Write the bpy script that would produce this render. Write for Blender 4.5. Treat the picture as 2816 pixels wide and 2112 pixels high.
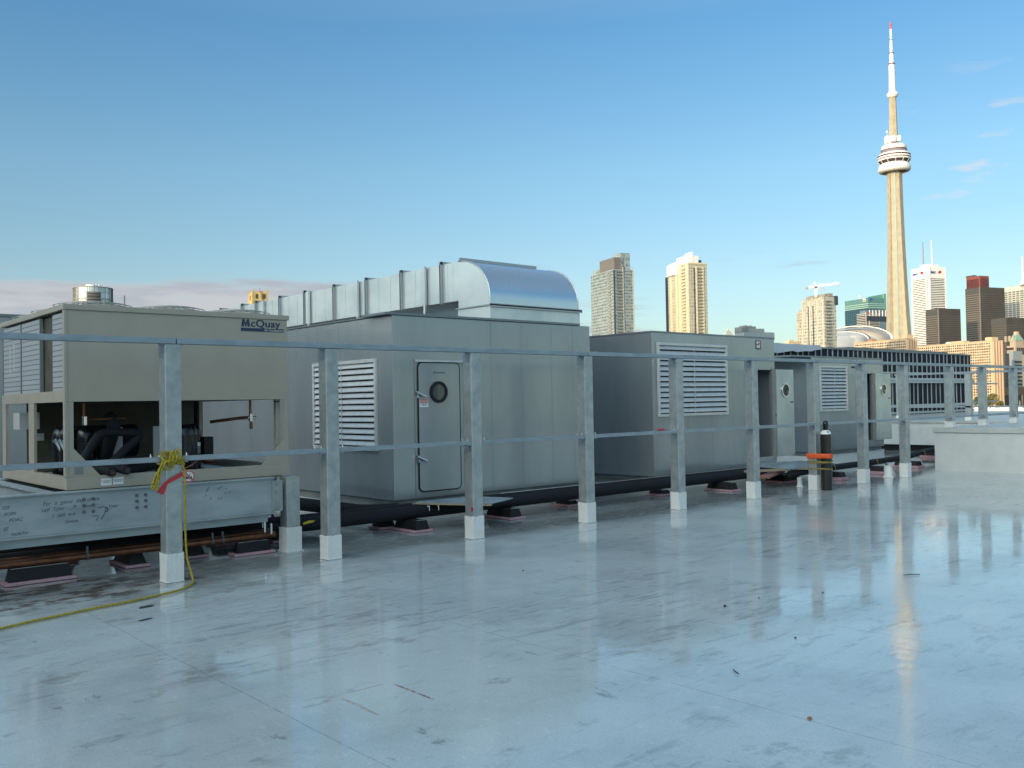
import bpy, bmesh, math, random
from mathutils import Vector, Matrix
random.seed(7)
R = math.radians
S = bpy.context.scene
for o in list(bpy.data.objects): bpy.data.objects.remove(o)
# ------------------------------------------------------------------ camera
EYE = 1.7
YAW, PITCH, ROLL, FPX = .7213, .02, -.0177, 2529.5
_F = Vector((math.sin(YAW)*math.cos(PITCH), math.cos(YAW)*math.cos(PITCH), math.sin(PITCH)))
_r = Vector((math.cos(YAW), -math.sin(YAW), 0)); _u = _r.cross(_F)
_R = _r*math.cos(ROLL)+_u*math.sin(ROLL); _U = -_r*math.sin(ROLL)+_u*math.cos(ROLL)
cam = bpy.data.cameras.new("camera"); co = bpy.data.objects.new("camera", cam); S.collection.objects.link(co)
M = Matrix.Identity(4)
for i in range(3):
    M[i][0] = _R[i]; M[i][1] = _U[i]; M[i][2] = -_F[i]
M[2][3] = EYE
co.matrix_world = M
cam.sensor_width = 36; cam.lens = FPX/2816*36; cam.clip_start = .05; cam.clip_end = 60000
S.camera = co
# ------------------------------------------------------------------ world and sun
SUN_EL, SUN_AZ = R(9), R(263)          # azimuth measured from +Y towards +X
w = bpy.data.worlds.new("World"); S.world = w; w.use_nodes = True
nt = w.node_tree; nt.nodes.clear()
def N(t, **k):
    n = nt.nodes.new(t)
    for a, b in k.items(): setattr(n, a, b)
    return n
def L(a, b): nt.links.new(a, b)
def math_(op, a, b=None, c=None, clamp=False):
    n = nt.nodes.new('ShaderNodeMath'); n.operation = op; n.use_clamp = clamp
    for i, v in enumerate((a, b, c)):
        if v is None: continue
        if isinstance(v, (int, float)): n.inputs[i].default_value = v
        else: nt.links.new(v, n.inputs[i])
    return n.outputs[0]
def smooth(v, lo, hi):
    n = nt.nodes.new('ShaderNodeMapRange'); n.interpolation_type = 'SMOOTHSTEP'
    nt.links.new(v, n.inputs[0]); n.inputs[1].default_value = lo; n.inputs[2].default_value = hi
    return n.outputs[0]
sky = N('ShaderNodeTexSky', sky_type='NISHITA', sun_disc=False, sun_elevation=R(16), sun_rotation=SUN_AZ,
        altitude=50, air_density=1.0, dust_density=.6, ozone_density=3.2)
tc = N('ShaderNodeTexCoord'); sp = N('ShaderNodeSeparateXYZ'); L(tc.outputs['Generated'], sp.inputs[0])
az = math_('ARCTAN2', sp.outputs[0], sp.outputs[1]); el = sp.outputs[2]
# colour grade of the clear sky: pale cyan low down, brightened overhead as added fill
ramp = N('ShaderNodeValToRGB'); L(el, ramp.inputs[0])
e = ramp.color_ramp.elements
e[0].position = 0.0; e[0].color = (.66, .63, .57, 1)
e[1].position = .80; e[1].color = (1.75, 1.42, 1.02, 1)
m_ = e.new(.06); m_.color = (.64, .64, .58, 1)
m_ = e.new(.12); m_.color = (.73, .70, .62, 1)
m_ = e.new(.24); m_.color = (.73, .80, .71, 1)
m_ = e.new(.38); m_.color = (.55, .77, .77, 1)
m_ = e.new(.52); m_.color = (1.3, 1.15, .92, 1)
# evening sky boosted brighter and warmer towards the sun, fill from behind the camera
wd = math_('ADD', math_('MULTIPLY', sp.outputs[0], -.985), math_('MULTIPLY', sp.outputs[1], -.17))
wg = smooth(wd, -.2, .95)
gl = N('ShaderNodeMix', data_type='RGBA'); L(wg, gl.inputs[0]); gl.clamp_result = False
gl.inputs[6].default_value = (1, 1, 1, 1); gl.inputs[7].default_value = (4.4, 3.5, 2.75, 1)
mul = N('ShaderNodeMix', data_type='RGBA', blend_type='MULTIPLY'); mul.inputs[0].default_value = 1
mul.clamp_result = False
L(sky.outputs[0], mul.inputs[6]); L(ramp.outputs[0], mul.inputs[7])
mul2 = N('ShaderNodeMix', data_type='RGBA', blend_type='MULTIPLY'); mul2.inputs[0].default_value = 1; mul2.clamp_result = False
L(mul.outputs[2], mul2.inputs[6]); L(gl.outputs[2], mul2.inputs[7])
# low clouds towards the left of the view
cb = N('ShaderNodeCombineXYZ'); L(math_('MULTIPLY', az, 5.0), cb.inputs[0]); L(math_('MULTIPLY', el, 34.0), cb.inputs[1])
nz = N('ShaderNodeTexNoise'); nz.inputs['Scale'].default_value = 1.1; nz.inputs['Detail'].default_value = 7; nz.inputs['Roughness'].default_value = .55
L(cb.outputs[0], nz.inputs['Vector'])
lowm = math_('MULTIPLY', smooth(el, -.01, .03), math_('SUBTRACT', 1.0, smooth(el, .095, .155)))
azm = math_('SUBTRACT', 1.0, smooth(az, .55, 1.0))
bias = math_('MULTIPLY', math_('MULTIPLY', lowm, azm), .43)
dens = smooth(math_('ADD', nz.outputs[0], bias), .62, .82)
dens = math_('MULTIPLY', dens, math_('MULTIPLY', smooth(el, 0.0, .01), math_('SUBTRACT', 1.0, smooth(el, .14, .21))))
dens = math_('MULTIPLY', dens, .85)
# small wisps on the right
cb2 = N('ShaderNodeCombineXYZ'); L(math_('MULTIPLY', az, 13.0), cb2.inputs[0]); L(math_('MULTIPLY', el, 50.0), cb2.inputs[1])
nz2 = N('ShaderNodeTexNoise'); nz2.inputs['Scale'].default_value = 1.0; nz2.inputs['Detail'].default_value = 5
L(cb2.outputs[0], nz2.inputs['Vector'])
wis = math_('MULTIPLY', smooth(nz2.outputs[0], .56, .70), math_('MULTIPLY', smooth(az, 1.1, 1.2), math_('MULTIPLY', smooth(el, .17, .2), math_('SUBTRACT', 1.0, smooth(el, .26, .32)))))
cc = N('ShaderNodeMix', data_type='RGBA'); cc.clamp_result = False
cshade = N('ShaderNodeMix', data_type='RGBA'); L(smooth(nz.outputs[0], .45, .62), cshade.inputs[0])
cshade.inputs[6].default_value = (2.55, 2.5, 2.6, 1); cshade.inputs[7].default_value = (1.95, 2.0, 2.25, 1)
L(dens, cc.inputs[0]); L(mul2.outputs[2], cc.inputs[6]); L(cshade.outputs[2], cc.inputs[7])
cw = N('ShaderNodeMix', data_type='RGBA'); cw.clamp_result = False; cw.inputs[7].default_value = (3.3, 3.3, 3.4, 1)
L(math_('MULTIPLY', wis, .6), cw.inputs[0]); L(cc.outputs[2], cw.inputs[6])
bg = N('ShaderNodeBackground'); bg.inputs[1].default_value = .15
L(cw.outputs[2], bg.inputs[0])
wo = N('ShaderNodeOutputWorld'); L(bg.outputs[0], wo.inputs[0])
sl = bpy.data.lights.new("sun", 'SUN'); sl.energy = 2.4; sl.angle = R(.5); sl.color = (1.0, .77, .49)
so = bpy.data.objects.new("sun", sl); S.collection.objects.link(so)
sd = Vector((math.sin(SUN_AZ)*math.cos(SUN_EL), math.cos(SUN_AZ)*math.cos(SUN_EL), math.sin(SUN_EL)))
so.rotation_euler = sd.to_track_quat('Z', 'Y').to_euler(); so.location = (0, 0, 60)
S.view_settings.view_transform = 'Standard'; S.view_settings.look = 'None'
S.view_settings.exposure = .65; S.view_settings.gamma = 1
S.render.engine = 'CYCLES'

# ------------------------------------------------------------------ materials
def mat(name, col, rough=.5, metal=0.0, spec=.5, noise=None, bump=None, coat=0, emit=None, stretch=(1, 1, 1)):
    """noise=(scale, colour2, lo, hi)   bump=(scale, strength)"""
    m = bpy.data.materials.new(name); m.use_nodes = True; t = m.node_tree; b = t.nodes['Principled BSDF']
    b.inputs['Base Color'].default_value = (*col, 1); b.inputs['Roughness'].default_value = rough
    b.inputs['Metallic'].default_value = metal; b.inputs['Specular IOR Level'].default_value = spec
    b.inputs['Coat Weight'].default_value = coat; b.inputs['Coat Roughness'].default_value = .08
    if noise or bump:
        tcn = t.nodes.new('ShaderNodeTexCoord'); mp = t.nodes.new('ShaderNodeMapping'); mp.inputs['Scale'].default_value = stretch
        t.links.new(tcn.outputs['Object'], mp.inputs[0])
    if noise:
        n = t.nodes.new('ShaderNodeTexNoise'); n.inputs['Scale'].default_value = noise[0]; n.inputs['Detail'].default_value = 6
        n.inputs['Roughness'].default_value = .6
        t.links.new(mp.outputs[0], n.inputs['Vector'])
        mr = t.nodes.new('ShaderNodeMapRange'); mr.inputs[1].default_value = noise[2]; mr.inputs[2].default_value = noise[3]
        t.links.new(n.outputs[0], mr.inputs[0])
        mx = t.nodes.new('ShaderNodeMix'); mx.data_type = 'RGBA'
        mx.inputs[6].default_value = (*col, 1); mx.inputs[7].default_value = (*noise[1], 1)
        t.links.new(mr.outputs[0], mx.inputs[0]); t.links.new(mx.outputs[2], b.inputs['Base Color'])
        rr = t.nodes.new('ShaderNodeMapRange'); rr.inputs[3].default_value = rough*.85; rr.inputs[4].default_value = min(1, rough*1.2)
        t.links.new(n.outputs[0], rr.inputs[0]); t.links.new(rr.outputs[0], b.inputs['Roughness'])
    if bump:
        n2 = t.nodes.new('ShaderNodeTexNoise'); n2.inputs['Scale'].default_value = bump[0]; n2.inputs['Detail'].default_value = 3
        t.links.new(mp.outputs[0], n2.inputs['Vector'])
        bp = t.nodes.new('ShaderNodeBump'); bp.inputs['Strength'].default_value = bump[1]; bp.inputs['Distance'].default_value = .02
        t.links.new(n2.outputs[0], bp.inputs['Height']); t.links.new(bp.outputs[0], b.inputs['Normal'])
    if emit:
        b.inputs['Emission Color'].default_value = (*emit, 1); b.inputs['Emission Strength'].default_value = 1
    return m
def glass_grid(name, c1, c2, mort, bw, bh, msize, rough=.12, metal=.0, spec=.8, off=0.0, metal_pane=.5):
    """curtain-wall / window material: brick texture in (u, z), u runs round the building; panes vary"""
    m = bpy.data.materials.new(name); m.use_nodes = True; t = m.node_tree; b = t.nodes['Principled BSDF']
    tcn = t.nodes.new('ShaderNodeTexCoord'); s_ = t.nodes.new('ShaderNodeSeparateXYZ'); t.links.new(tcn.outputs['Object'], s_.inputs[0])
    ad = t.nodes.new('ShaderNodeMath'); t.links.new(s_.outputs[0], ad.inputs[0]); t.links.new(s_.outputs[1], ad.inputs[1])
    cbn = t.nodes.new('ShaderNodeCombineXYZ'); t.links.new(ad.outputs[0], cbn.inputs[0]); t.links.new(s_.outputs[2], cbn.inputs[1])
    br = t.nodes.new('ShaderNodeTexBrick'); br.offset = off; br.squash = 1
    br.inputs['Color1'].default_value = (*c1, 1); br.inputs['Color2'].default_value = (*c2, 1); br.inputs['Mortar'].default_value = (*mort, 1)
    br.inputs['Scale'].default_value = 1; br.inputs['Brick Width'].default_value = bw; br.inputs['Row Height'].default_value = bh
    br.inputs['Mortar Size'].default_value = msize; br.inputs['Bias'].default_value = -.1; br.inputs['Mortar Smooth'].default_value = 0
    t.links.new(cbn.outputs[0], br.inputs['Vector']); t.links.new(br.outputs['Color'], b.inputs['Base Color'])
    mr = t.nodes.new('ShaderNodeMapRange'); t.links.new(br.outputs['Fac'], mr.inputs[0]); mr.inputs[3].default_value = rough; mr.inputs[4].default_value = .6
    t.links.new(mr.outputs[0], b.inputs['Roughness'])
    mm = t.nodes.new('ShaderNodeMapRange'); t.links.new(br.outputs['Fac'], mm.inputs[0]); mm.inputs[3].default_value = metal_pane; mm.inputs[4].default_value = 0
    t.links.new(mm.outputs[0], b.inputs['Metallic'])
    b.inputs['Specular IOR Level'].default_value = spec
    return m
MT = {}
MT['galv'] = mat('galvanised_steel', (.43, .46, .46), .38, .5, noise=(9, (.29, .32, .325), .35, .7), bump=(60, .08))
MT['galv_rail'] = mat('galvanised_rail', (.32, .37, .41), .38, .4, noise=(14, (.22, .27, .31), .35, .7), bump=(60, .05), stretch=(.3, 1, 1))
MT['galv_beam'] = mat('galvanised_beam', (.40, .45, .46), .45, .2, noise=(3.2, (.26, .31, .33), .4, .72), bump=(40, .06), stretch=(.5, 1, 1.4))
MT['flashing'] = mat('white_membrane', (.72, .73, .70), .45, 0, noise=(14, (.64, .65, .63), .5, .8), bump=(22, .35), stretch=(2.5, 2.5, .7))
MT['tan'] = mat('tan_paint', (.395, .355, .285), .42, 0, .4, noise=(2.2, (.36, .325, .26), .4, .7), bump=(2.2, .04))
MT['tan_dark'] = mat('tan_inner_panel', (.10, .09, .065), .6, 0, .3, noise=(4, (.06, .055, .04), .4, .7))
MT['grey'] = mat('grey_unit_paint', (.32, .352, .368), .22, .42, .8, noise=(1.3, (.28, .308, .322), .4, .66), bump=(.9, .12), coat=.3, stretch=(1.4, 1.4, .4))
MT['grey_skirt'] = mat('grey_skirt_paint', (.22, .23, .22), .5, 0, .4, noise=(3, (.13, .145, .145), .4, .7))
MT['grey_roof'] = mat('grey_roof_cap', (.20, .225, .24), .4, .3)
MT['seam'] = mat('panel_joint', (.20, .22, .22), .5)
MT['rubber'] = mat('black_rubber', (.012, .012, .013), .55, 0, .3)
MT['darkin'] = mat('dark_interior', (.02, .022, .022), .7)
MT['alu'] = mat('aluminium_louver', (.62, .62, .60), .35, .3, noise=(8, (.48, .49, .49), .5, .75))
MT['duct'] = mat('duct_sheet', (.74, .75, .73), .32, .7, noise=(1.6, (.62, .64, .64), .4, .65), bump=(1.3, .12), stretch=(1, .6, 1))
MT['duct_curve'] = mat('duct_curved_sheet', (.72, .77, .80), .27, .92, noise=(1.2, (.62, .68, .72), .4, .7), stretch=(.15, 1, 1))
MT['duct_flange'] = mat('duct_flange', (.42, .44, .45), .4, .7)
MT['chrome'] = mat('bright_metal', (.75, .76, .76), .2, 1)
MT['black'] = mat('black_foam', (.013, .014, .018), .75, 0, .25, bump=(30, .2))
MT['blackgloss'] = mat('black_gloss_paint', (.008, .008, .009), .22, 0, .5)
MT['copper'] = mat('copper_pipe', (.24, .10, .05), .38, .8, noise=(7, (.10, .05, .035), .4, .7))
MT['pink'] = mat('pink_foam', (.52, .31, .35), .8, noise=(20, (.40, .24, .27), .5, .8))
MT['white'] = mat('white_paint', (.75, .76, .75), .5)
MT['print'] = mat('black_print', (.03, .03, .035), .6)
MT['navy'] = mat('navy_print', (.025, .04, .075), .5)
MT['red'] = mat('red_print', (.55, .03, .03), .5)
MT['redtape'] = mat('red_tape', (.50, .03, .03), .5)
MT['orange'] = mat('orange_webbing', (.72, .10, .02), .6)
MT['rope'] = mat('yellow_rope', (.44, .34, .02), .75, noise=(60, (.28, .21, .02), .45, .6), bump=(90, .6))
MT['olive'] = mat('olive_strap', (.25, .19, .04), .7)
MT['plywood'] = mat('plywood', (.40, .33, .22), .6, noise=(5, (.30, .24, .16), .4, .7), stretch=(1, 6, 1))
MT['wetply'] = mat('painted_board', (.30, .38, .44), .2, 0, .6, noise=(3, (.16, .22, .27), .4, .7))
MT['yellow'] = mat('yellow_handle', (.65, .48, .02), .5)
MT['ink'] = mat('marker_ink', (.09, .11, .13), .6)
MT['insul'] = mat('white_sleeve_panel', (.50, .50, .49), .45)
MT['coil'] = glass_grid('coil_fins', (.40, .41, .43), (.36, .37, .39), (.20, .2, .21), .9, .055, .007, rough=.5, spec=.3, metal_pane=.0)
MT['conc'] = mat('tower_concrete', (.42, .37, .27), .8, noise=(.12, (.36, .315, .23), .4, .6))
MT['whitefar'] = mat('white_cladding', (.82, .80, .76), .5)
MT['maroon'] = mat('dark_red_band', (.16, .03, .03), .6)
MT['antred'] = mat('red_antenna', (.62, .09, .08), .6)
MT['podglass'] = mat('pod_glass', (.09, .07, .08), .15, .2)
MT['elev'] = mat('elevator_glass', (.20, .27, .26), .2, .3)
# roof membrane: wet, dirty white
def floor_mat():
    global nt
    m = bpy.data.materials.new('wet_roof_membrane'); m.use_nodes = True; nt = m.node_tree; b = nt.nodes['Principled BSDF']
    g = N('ShaderNodeNewGeometry'); s_ = N('ShaderNodeSeparateXYZ'); L(g.outputs['Position'], s_.inputs[0]); X, Y = s_.outputs[0], s_.outputs[1]
    def noise(scale, detail=5, rough=.55, vec=None, sx=1, sy=1):
        mp = N('ShaderNodeMapping'); mp.inputs['Scale'].default_value = (sx, sy, 1); L(g.outputs['Position'], mp.inputs[0])
        n = N('ShaderNodeTexNoise'); n.inputs['Scale'].default_value = scale; n.inputs['Detail'].default_value = detail; n.inputs['Roughness'].default_value = rough
        L(mp.outputs[0], n.inputs['Vector']); return n.outputs[0]
    def mix(f, a, c):
        n = N('ShaderNodeMix', data_type='RGBA'); L(f, n.inputs[0])
        if isinstance(a, tuple): n.inputs[6].default_value = (*a, 1)
        else: L(a, n.inputs[6])
        n.inputs[7].default_value = (*c, 1); return n.outputs[2]
    n1 = noise(.7, 8, .62); n2 = noise(5, 8, .7, sy=2.2); n3 = noise(.35, 4, .5)
    c = mix(smooth(n1, .38, .66), (.50, .565, .565), (.41, .47, .475))
    c = mix(math_('MULTIPLY', math_('MULTIPLY', smooth(n2, .50, .66), smooth(n3, .40, .58)), .55), c, (.28, .32, .32))
    c = mix(math_('MULTIPLY', math_('MULTIPLY', smooth(noise(11, 6, .7, sx=2.2), .56, .66), smooth(n1, .62, .48)), .55), c, (.62, .65, .65))
    # scuffs and smears
    c = mix(math_('MULTIPLY', math_('MULTIPLY', smooth(noise(2.6, 9, .72, sx=.55, sy=2.4), .53, .62), smooth(n3, .38, .55)), .65), c, (.25, .28, .28))
    c = mix(math_('MULTIPLY', smooth(noise(2.1, 9, .75, sx=2.0, sy=.8), .61, .68), .7), c, (.17, .19, .19))
    # grit, drips and rubbed streaks
    c = mix(math_('MULTIPLY', smooth(noise(70, 3, .6), .54, .66), .35), c, (.25, .27, .27))
    c = mix(math_('MULTIPLY', smooth(noise(4, 8, .75, sx=4.5, sy=1.0), .55, .68), .30), c, (.66, .69, .69))
    c = mix(math_('MULTIPLY', smooth(noise(3.3, 8, .75, sx=.7, sy=5.0), .58, .68), .40), c, (.27, .30, .30))
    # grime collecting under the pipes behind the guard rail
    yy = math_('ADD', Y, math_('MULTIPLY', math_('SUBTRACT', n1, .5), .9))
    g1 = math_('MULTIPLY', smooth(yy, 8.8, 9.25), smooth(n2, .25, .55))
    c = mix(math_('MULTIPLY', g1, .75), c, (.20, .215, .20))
    # brown puddle stains at the left
    bl = math_('MULTIPLY', smooth(yy, 8.2, 8.9), math_('SUBTRACT', 1.0, smooth(X, 2.6, 4.6)))
    bl = math_('MULTIPLY', bl, smooth(noise(2.3, 7, .7, sy=2.4), .46, .55))
    c = mix(math_('MULTIPLY', bl, .85), c, (.075, .055, .04))
    # loose grime blotches in front, left
    gb = math_('MULTIPLY', smooth(noise(1.4, 8, .7, sy=1.6), .56, .66), math_('SUBTRACT', 1.0, smooth(X, 3.0, 6.5)))
    c = mix(math_('MULTIPLY', gb, .55), c, (.20, .22, .20))
    # membrane laps every 1.95 m
    xw = math_('ADD', X, math_('MULTIPLY', math_('SUBTRACT', noise(1.1, 2), .5), .03))
    fr = math_('ABSOLUTE', math_('SUBTRACT', math_('FRACT', math_('DIVIDE', math_('SUBTRACT', xw, 1.435), 1.955)), .5))
    seam = math_('SUBTRACT', 1.0, smooth(fr, .0009, .0030))
    c = mix(math_('MULTIPLY', math_('MULTIPLY', seam, smooth(n2, .3, .6)), .62), c, (.17, .18, .18))
    # rust lines left by something that stood here
    def rust(x, y0, y1, wd, k):
        dx = math_('ABSOLUTE', math_('SUBTRACT', X, x)); a = math_('SUBTRACT', 1.0, smooth(dx, wd*.25, wd))
        a = math_('MULTIPLY', a, math_('MULTIPLY', smooth(Y, y0, y0+.05), math_('SUBTRACT', 1.0, smooth(Y, y1-.08, y1))))
        return math_('MULTIPLY', math_('MULTIPLY', a, smooth(noise(30, 4), .3, .55)), k)
    c = mix(rust(3.155, 4.30, 4.76, .014, .95), c, (.23, .10, .035))
    c = mix(rust(2.78, 4.30, 4.52, .014, .6), c, (.28, .17, .06))
    c = mix(rust(2.785, 4.45, 4.74, .022, .55), c, (.32, .25, .12))
    dy = math_('ABSOLUTE', math_('SUBTRACT', Y, 4.77)); a = math_('MULTIPLY', math_('SUBTRACT', 1.0, smooth(dy, .003, .012)), math_('MULTIPLY', smooth(X, 2.84, 2.9), math_('SUBTRACT', 1.0, smooth(X, 3.08, 3.13))))
    c = mix(math_('MULTIPLY', a, .45), c, (.30, .2, .08))
    L(c, b.inputs['Base Color'])
    wet = smooth(math_('ADD', n3, math_('MULTIPLY', math_('SUBTRACT', n1, .5), .35)), .42, .52)
    ro = N('ShaderNodeMapRange'); L(wet, ro.inputs[0]); ro.inputs[3].default_value = .09; ro.inputs[4].default_value = .02
    r2 = math_('ADD', ro.outputs[0], math_('MULTIPLY', smooth(n2, .5, .7), .12))
    L(r2, b.inputs['Roughness'])
    b.inputs['IOR'].default_value = 1.46; b.inputs['Specular IOR Level'].default_value = .48
    bh = math_('ADD', math_('MULTIPLY', noise(1.6, 2, .5), .55), math_('MULTIPLY', noise(7, 5, .6, sx=1.3), .20))
    bp = N('ShaderNodeBump'); bp.inputs['Strength'].default_value = .10; bp.inputs['Distance'].default_value = .05
    L(bh, bp.inputs['Height'])
    L(bp.outputs[0], b.inputs['Normal'])
    return m
MT['floor'] = floor_mat()

# ------------------------------------------------------------------ mesh helpers
COL = S.collection; LOCALS = set()
class MB:
    def __init__(s): s.v = []; s.f = []
    def add(s, vs, fs):
        k = len(s.v); s.v += [tuple(p) for p in vs]; s.f += [tuple(i+k for i in q) for q in fs]; return s
    def hexa(s, p):   # 4 bottom (ccw) + 4 top
        return s.add(p, [(3, 2, 1, 0), (4, 5, 6, 7), (0, 1, 5, 4), (1, 2, 6, 5), (2, 3, 7, 6), (3, 0, 4, 7)])
    def box(s, x0, x1, y0, y1, z0, z1):
        return s.hexa([(x0, y0, z0), (x1, y0, z0), (x1, y1, z0), (x0, y1, z0), (x0, y0, z1), (x1, y0, z1), (x1, y1, z1), (x0, y1, z1)])
    def prism(s, poly, axis, a, b):
        """poly: 2-d ccw points in the two other axes (xy for z, xz for y, yz for x)"""
        def P(u, w_, t):
            return {'z': (u, w_, t), 'y': (u, t, w_), 'x': (t, u, w_)}[axis]
        n = len(poly); vs = [P(u, q, a) for u, q in poly]+[P(u, q, b) for u, q in poly]
        fs = [tuple(range(n))[::-1], tuple(range(n, 2*n))]+[(i, (i+1) % n, n+(i+1) % n, n+i) for i in range(n)]
        return s.add(vs, fs)
    def cyl(s, p0, p1, r0, r1=None, n=20, caps=True):
        r1 = r0 if r1 is None else r1; p0 = Vector(p0); p1 = Vector(p1); d = (p1-p0).normalized()
        a = d.orthogonal().normalized(); b = d.cross(a)
        vs = [p0+(a*math.cos(2*math.pi*i/n)+b*math.sin(2*math.pi*i/n))*r0 for i in range(n)]
        vs += [p1+(a*math.cos(2*math.pi*i/n)+b*math.sin(2*math.pi*i/n))*r1 for i in range(n)]
        fs = [(i, (i+1) % n, n+(i+1) % n, n+i) for i in range(n)]
        if caps: fs += [tuple(range(n))[::-1], tuple(range(n, 2*n))]
        return s.add(vs, fs)
    def tube(s, pts, r, n=10, closed=False, sub=0):
        pts = [Vector(p) for p in pts]
        if sub:
            q = []
            m = len(pts)
            for i in range(m if closed else m-1):
                p0 = pts[(i-1) % m] if closed or i > 0 else pts[0]; p1 = pts[i]; p2 = pts[(i+1) % m]; p3 = pts[(i+2) % m] if closed or i < m-2 else pts[-1]
                for k in range(sub):
                    t = k/sub
                    q.append(.5*((2*p1)+(-p0+p2)*t+(2*p0-5*p1+4*p2-p3)*t*t+(-p0+3*p1-3*p2+p3)*t**3))
            if not closed: q.append(pts[-1])
            pts = q
        m = len(pts); vs = []; nrm = None
        for i, p in enumerate(pts):
            if closed: d = (pts[(i+1) % m]-pts[i-1])
            else: d = pts[min(i+1, m-1)]-pts[max(i-1, 0)]
            d.normalize()
            if nrm is None: nrm = d.orthogonal().normalized()
            nrm = (nrm-d*nrm.dot(d)).normalized(); b = d.cross(nrm)
            rr = r[i] if isinstance(r, list) else r
            vs += [p+(nrm*math.cos(2*math.pi*k/n)+b*math.sin(2*math.pi*k/n))*rr for k in range(n)]
        fs = []
        for i in range(m if closed else m-1):
            j = (i+1) % m
            fs += [(i*n+k, i*n+(k+1) % n, j*n+(k+1) % n, j*n+k) for k in range(n)]
        if not closed: fs += [tuple(range(n))[::-1], tuple(range((m-1)*n, m*n))]
        return s.add(vs, fs)
    def lathe(s, prof, c=(0, 0, 0), n=32, a0=0, a1=2*math.pi):
        full = abs(a1-a0-2*math.pi) < 1e-6; k = n if full else n+1; vs = []
        for r, z in prof:
            vs += [(c[0]+r*math.cos(a0+(a1-a0)*i/n), c[1]+r*math.sin(a0+(a1-a0)*i/n), c[2]+z) for i in range(k)]
        fs = []
        for j in range(len(prof)-1):
            for i in range(n):
                i2 = (i+1) % k
                fs.append((j*k+i, j*k+i2, (j+1)*k+i2, (j+1)*k+i))
        if full:
            if prof[0][0] > 1e-6: fs.append(tuple(range(k))[::-1])
            if prof[-1][0] > 1e-6: fs.append(tuple(range((len(prof)-1)*k, len(prof)*k)))
        return s.add(vs, fs)
    def mesh(s, name, off=(0, 0, 0)):
        me = bpy.data.meshes.new(name)
        me.from_pydata([(v[0]-off[0], v[1]-off[1], v[2]-off[2]) for v in s.v], [], s.f); me.validate(); me.update()
        bm = bmesh.new(); bm.from_mesh(me); bmesh.ops.recalc_face_normals(bm, faces=bm.faces); bm.to_mesh(me); bm.free()
        return me
def root_of(o):
    while o.parent: o = o.parent
    return o
def obj(name, mb, m, parent=None, smooth=False, bevel=0, label=None):
    off = tuple(root_of(parent).location) if parent and root_of(parent).name not in LOCALS else (0, 0, 0)
    me = mb.mesh(name, off); me.materials.append(MT[m] if isinstance(m, str) else m)
    o = bpy.data.objects.new(name, me); COL.objects.link(o)
    if parent: o.parent = parent
    if smooth:
        for p in me.polygons: p.use_smooth = True
        me.set_sharp_from_angle(angle=R(40))
    if bevel:
        b = o.modifiers.new('bevel', 'BEVEL'); b.width = bevel; b.segments = 2; b.limit_method = 'ANGLE'; b.angle_limit = R(40)
    if label: o['label'] = label
    return o
def islands(mb):
    par = list(range(len(mb.v)))
    def fd(i):
        while par[i] != i: par[i] = par[par[i]]; i = par[i]
        return i
    for f in mb.f:
        for k in f[1:]: par[fd(k)] = fd(f[0])
    gr = {}
    for f in mb.f: gr.setdefault(fd(f[0]), []).append(f)
    out = []
    for fs in gr.values():
        ids = sorted({i for f in fs for i in f}); mp = {v: k for k, v in enumerate(ids)}; n = MB()
        n.v = [mb.v[i] for i in ids]; n.f = [tuple(mp[i] for i in f) for f in fs]; out.append(n)
    return out
def objs(name, mb, m, parent=None, **k):
    """every separate piece of the builder becomes a part of its own"""
    return [obj(name, p, m, parent, **k) for p in islands(mb)]
def tag(o, label, cat, group=None):
    o['label'] = label; o['category'] = cat
    if group: o['group'] = group
    return o
def thing(name, label, cat, loc=(0, 0, 0), rotz=0, group=None, local=False):
    o = bpy.data.objects.new(name, None); COL.objects.link(o); o.location = loc; o.rotation_euler = (0, 0, rotz); o.empty_display_size = .2
    if local: LOCALS.add(o.name)
    return tag(o, label, cat, group)
def struct(name, mb, m, **k):
    o = obj(name, mb, m, **k); o['kind'] = 'structure'; return o
def clone(o, parent=None):
    c = o.copy(); COL.objects.link(c); c.parent = parent
    for ch in list(o.children): clone(ch, c)
    return c
def text(name, s, size, loc, m, parent, rot=(R(90), 0, 0), bold=0, ext=.0008, align='LEFT', shear=0, space=1, sx=1, smear=None):
    cu = bpy.data.curves.new(name, 'FONT'); cu.body = s; cu.size = size; cu.extrude = ext; cu.offset = bold; cu.align_x = align; cu.shear = shear; cu.space_character = space
    cu.resolution_u = 3
    t = bpy.data.objects.new('tmp', cu); COL.objects.link(t); bpy.context.view_layer.update()
    me = bpy.data.meshes.new_from_object(t.evaluated_get(bpy.context.evaluated_depsgraph_get())); bpy.data.objects.remove(t)
    rt = root_of(parent); off = Vector((0, 0, 0)) if rt.name in LOCALS else Vector(rt.location)
    from mathutils import Euler
    me.transform(Matrix.Translation(Vector(loc)-off) @ Euler(rot).to_matrix().to_4x4() @ Matrix.Diagonal((sx, 1, 1, 1)))
    if smear:      # heavy lettering: the same strokes laid again a hair to the side
        bm = bmesh.new(); bm.from_mesh(me); g0 = list(bm.verts)+list(bm.edges)+list(bm.faces)
        for i, (a, b) in enumerate(smear):
            d = bmesh.ops.duplicate(bm, geom=g0); vs = [v for v in d['geom'] if isinstance(v, bmesh.types.BMVert)]
            bmesh.ops.translate(bm, verts=vs, vec=(a, -.0002*(i+1), b))
        bm.to_mesh(me); bm.free()
    me.materials.clear(); me.materials.append(MT[m]); me.name = name
    o = bpy.data.objects.new(name, me); COL.objects.link(o); o.parent = parent
    return o
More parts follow.
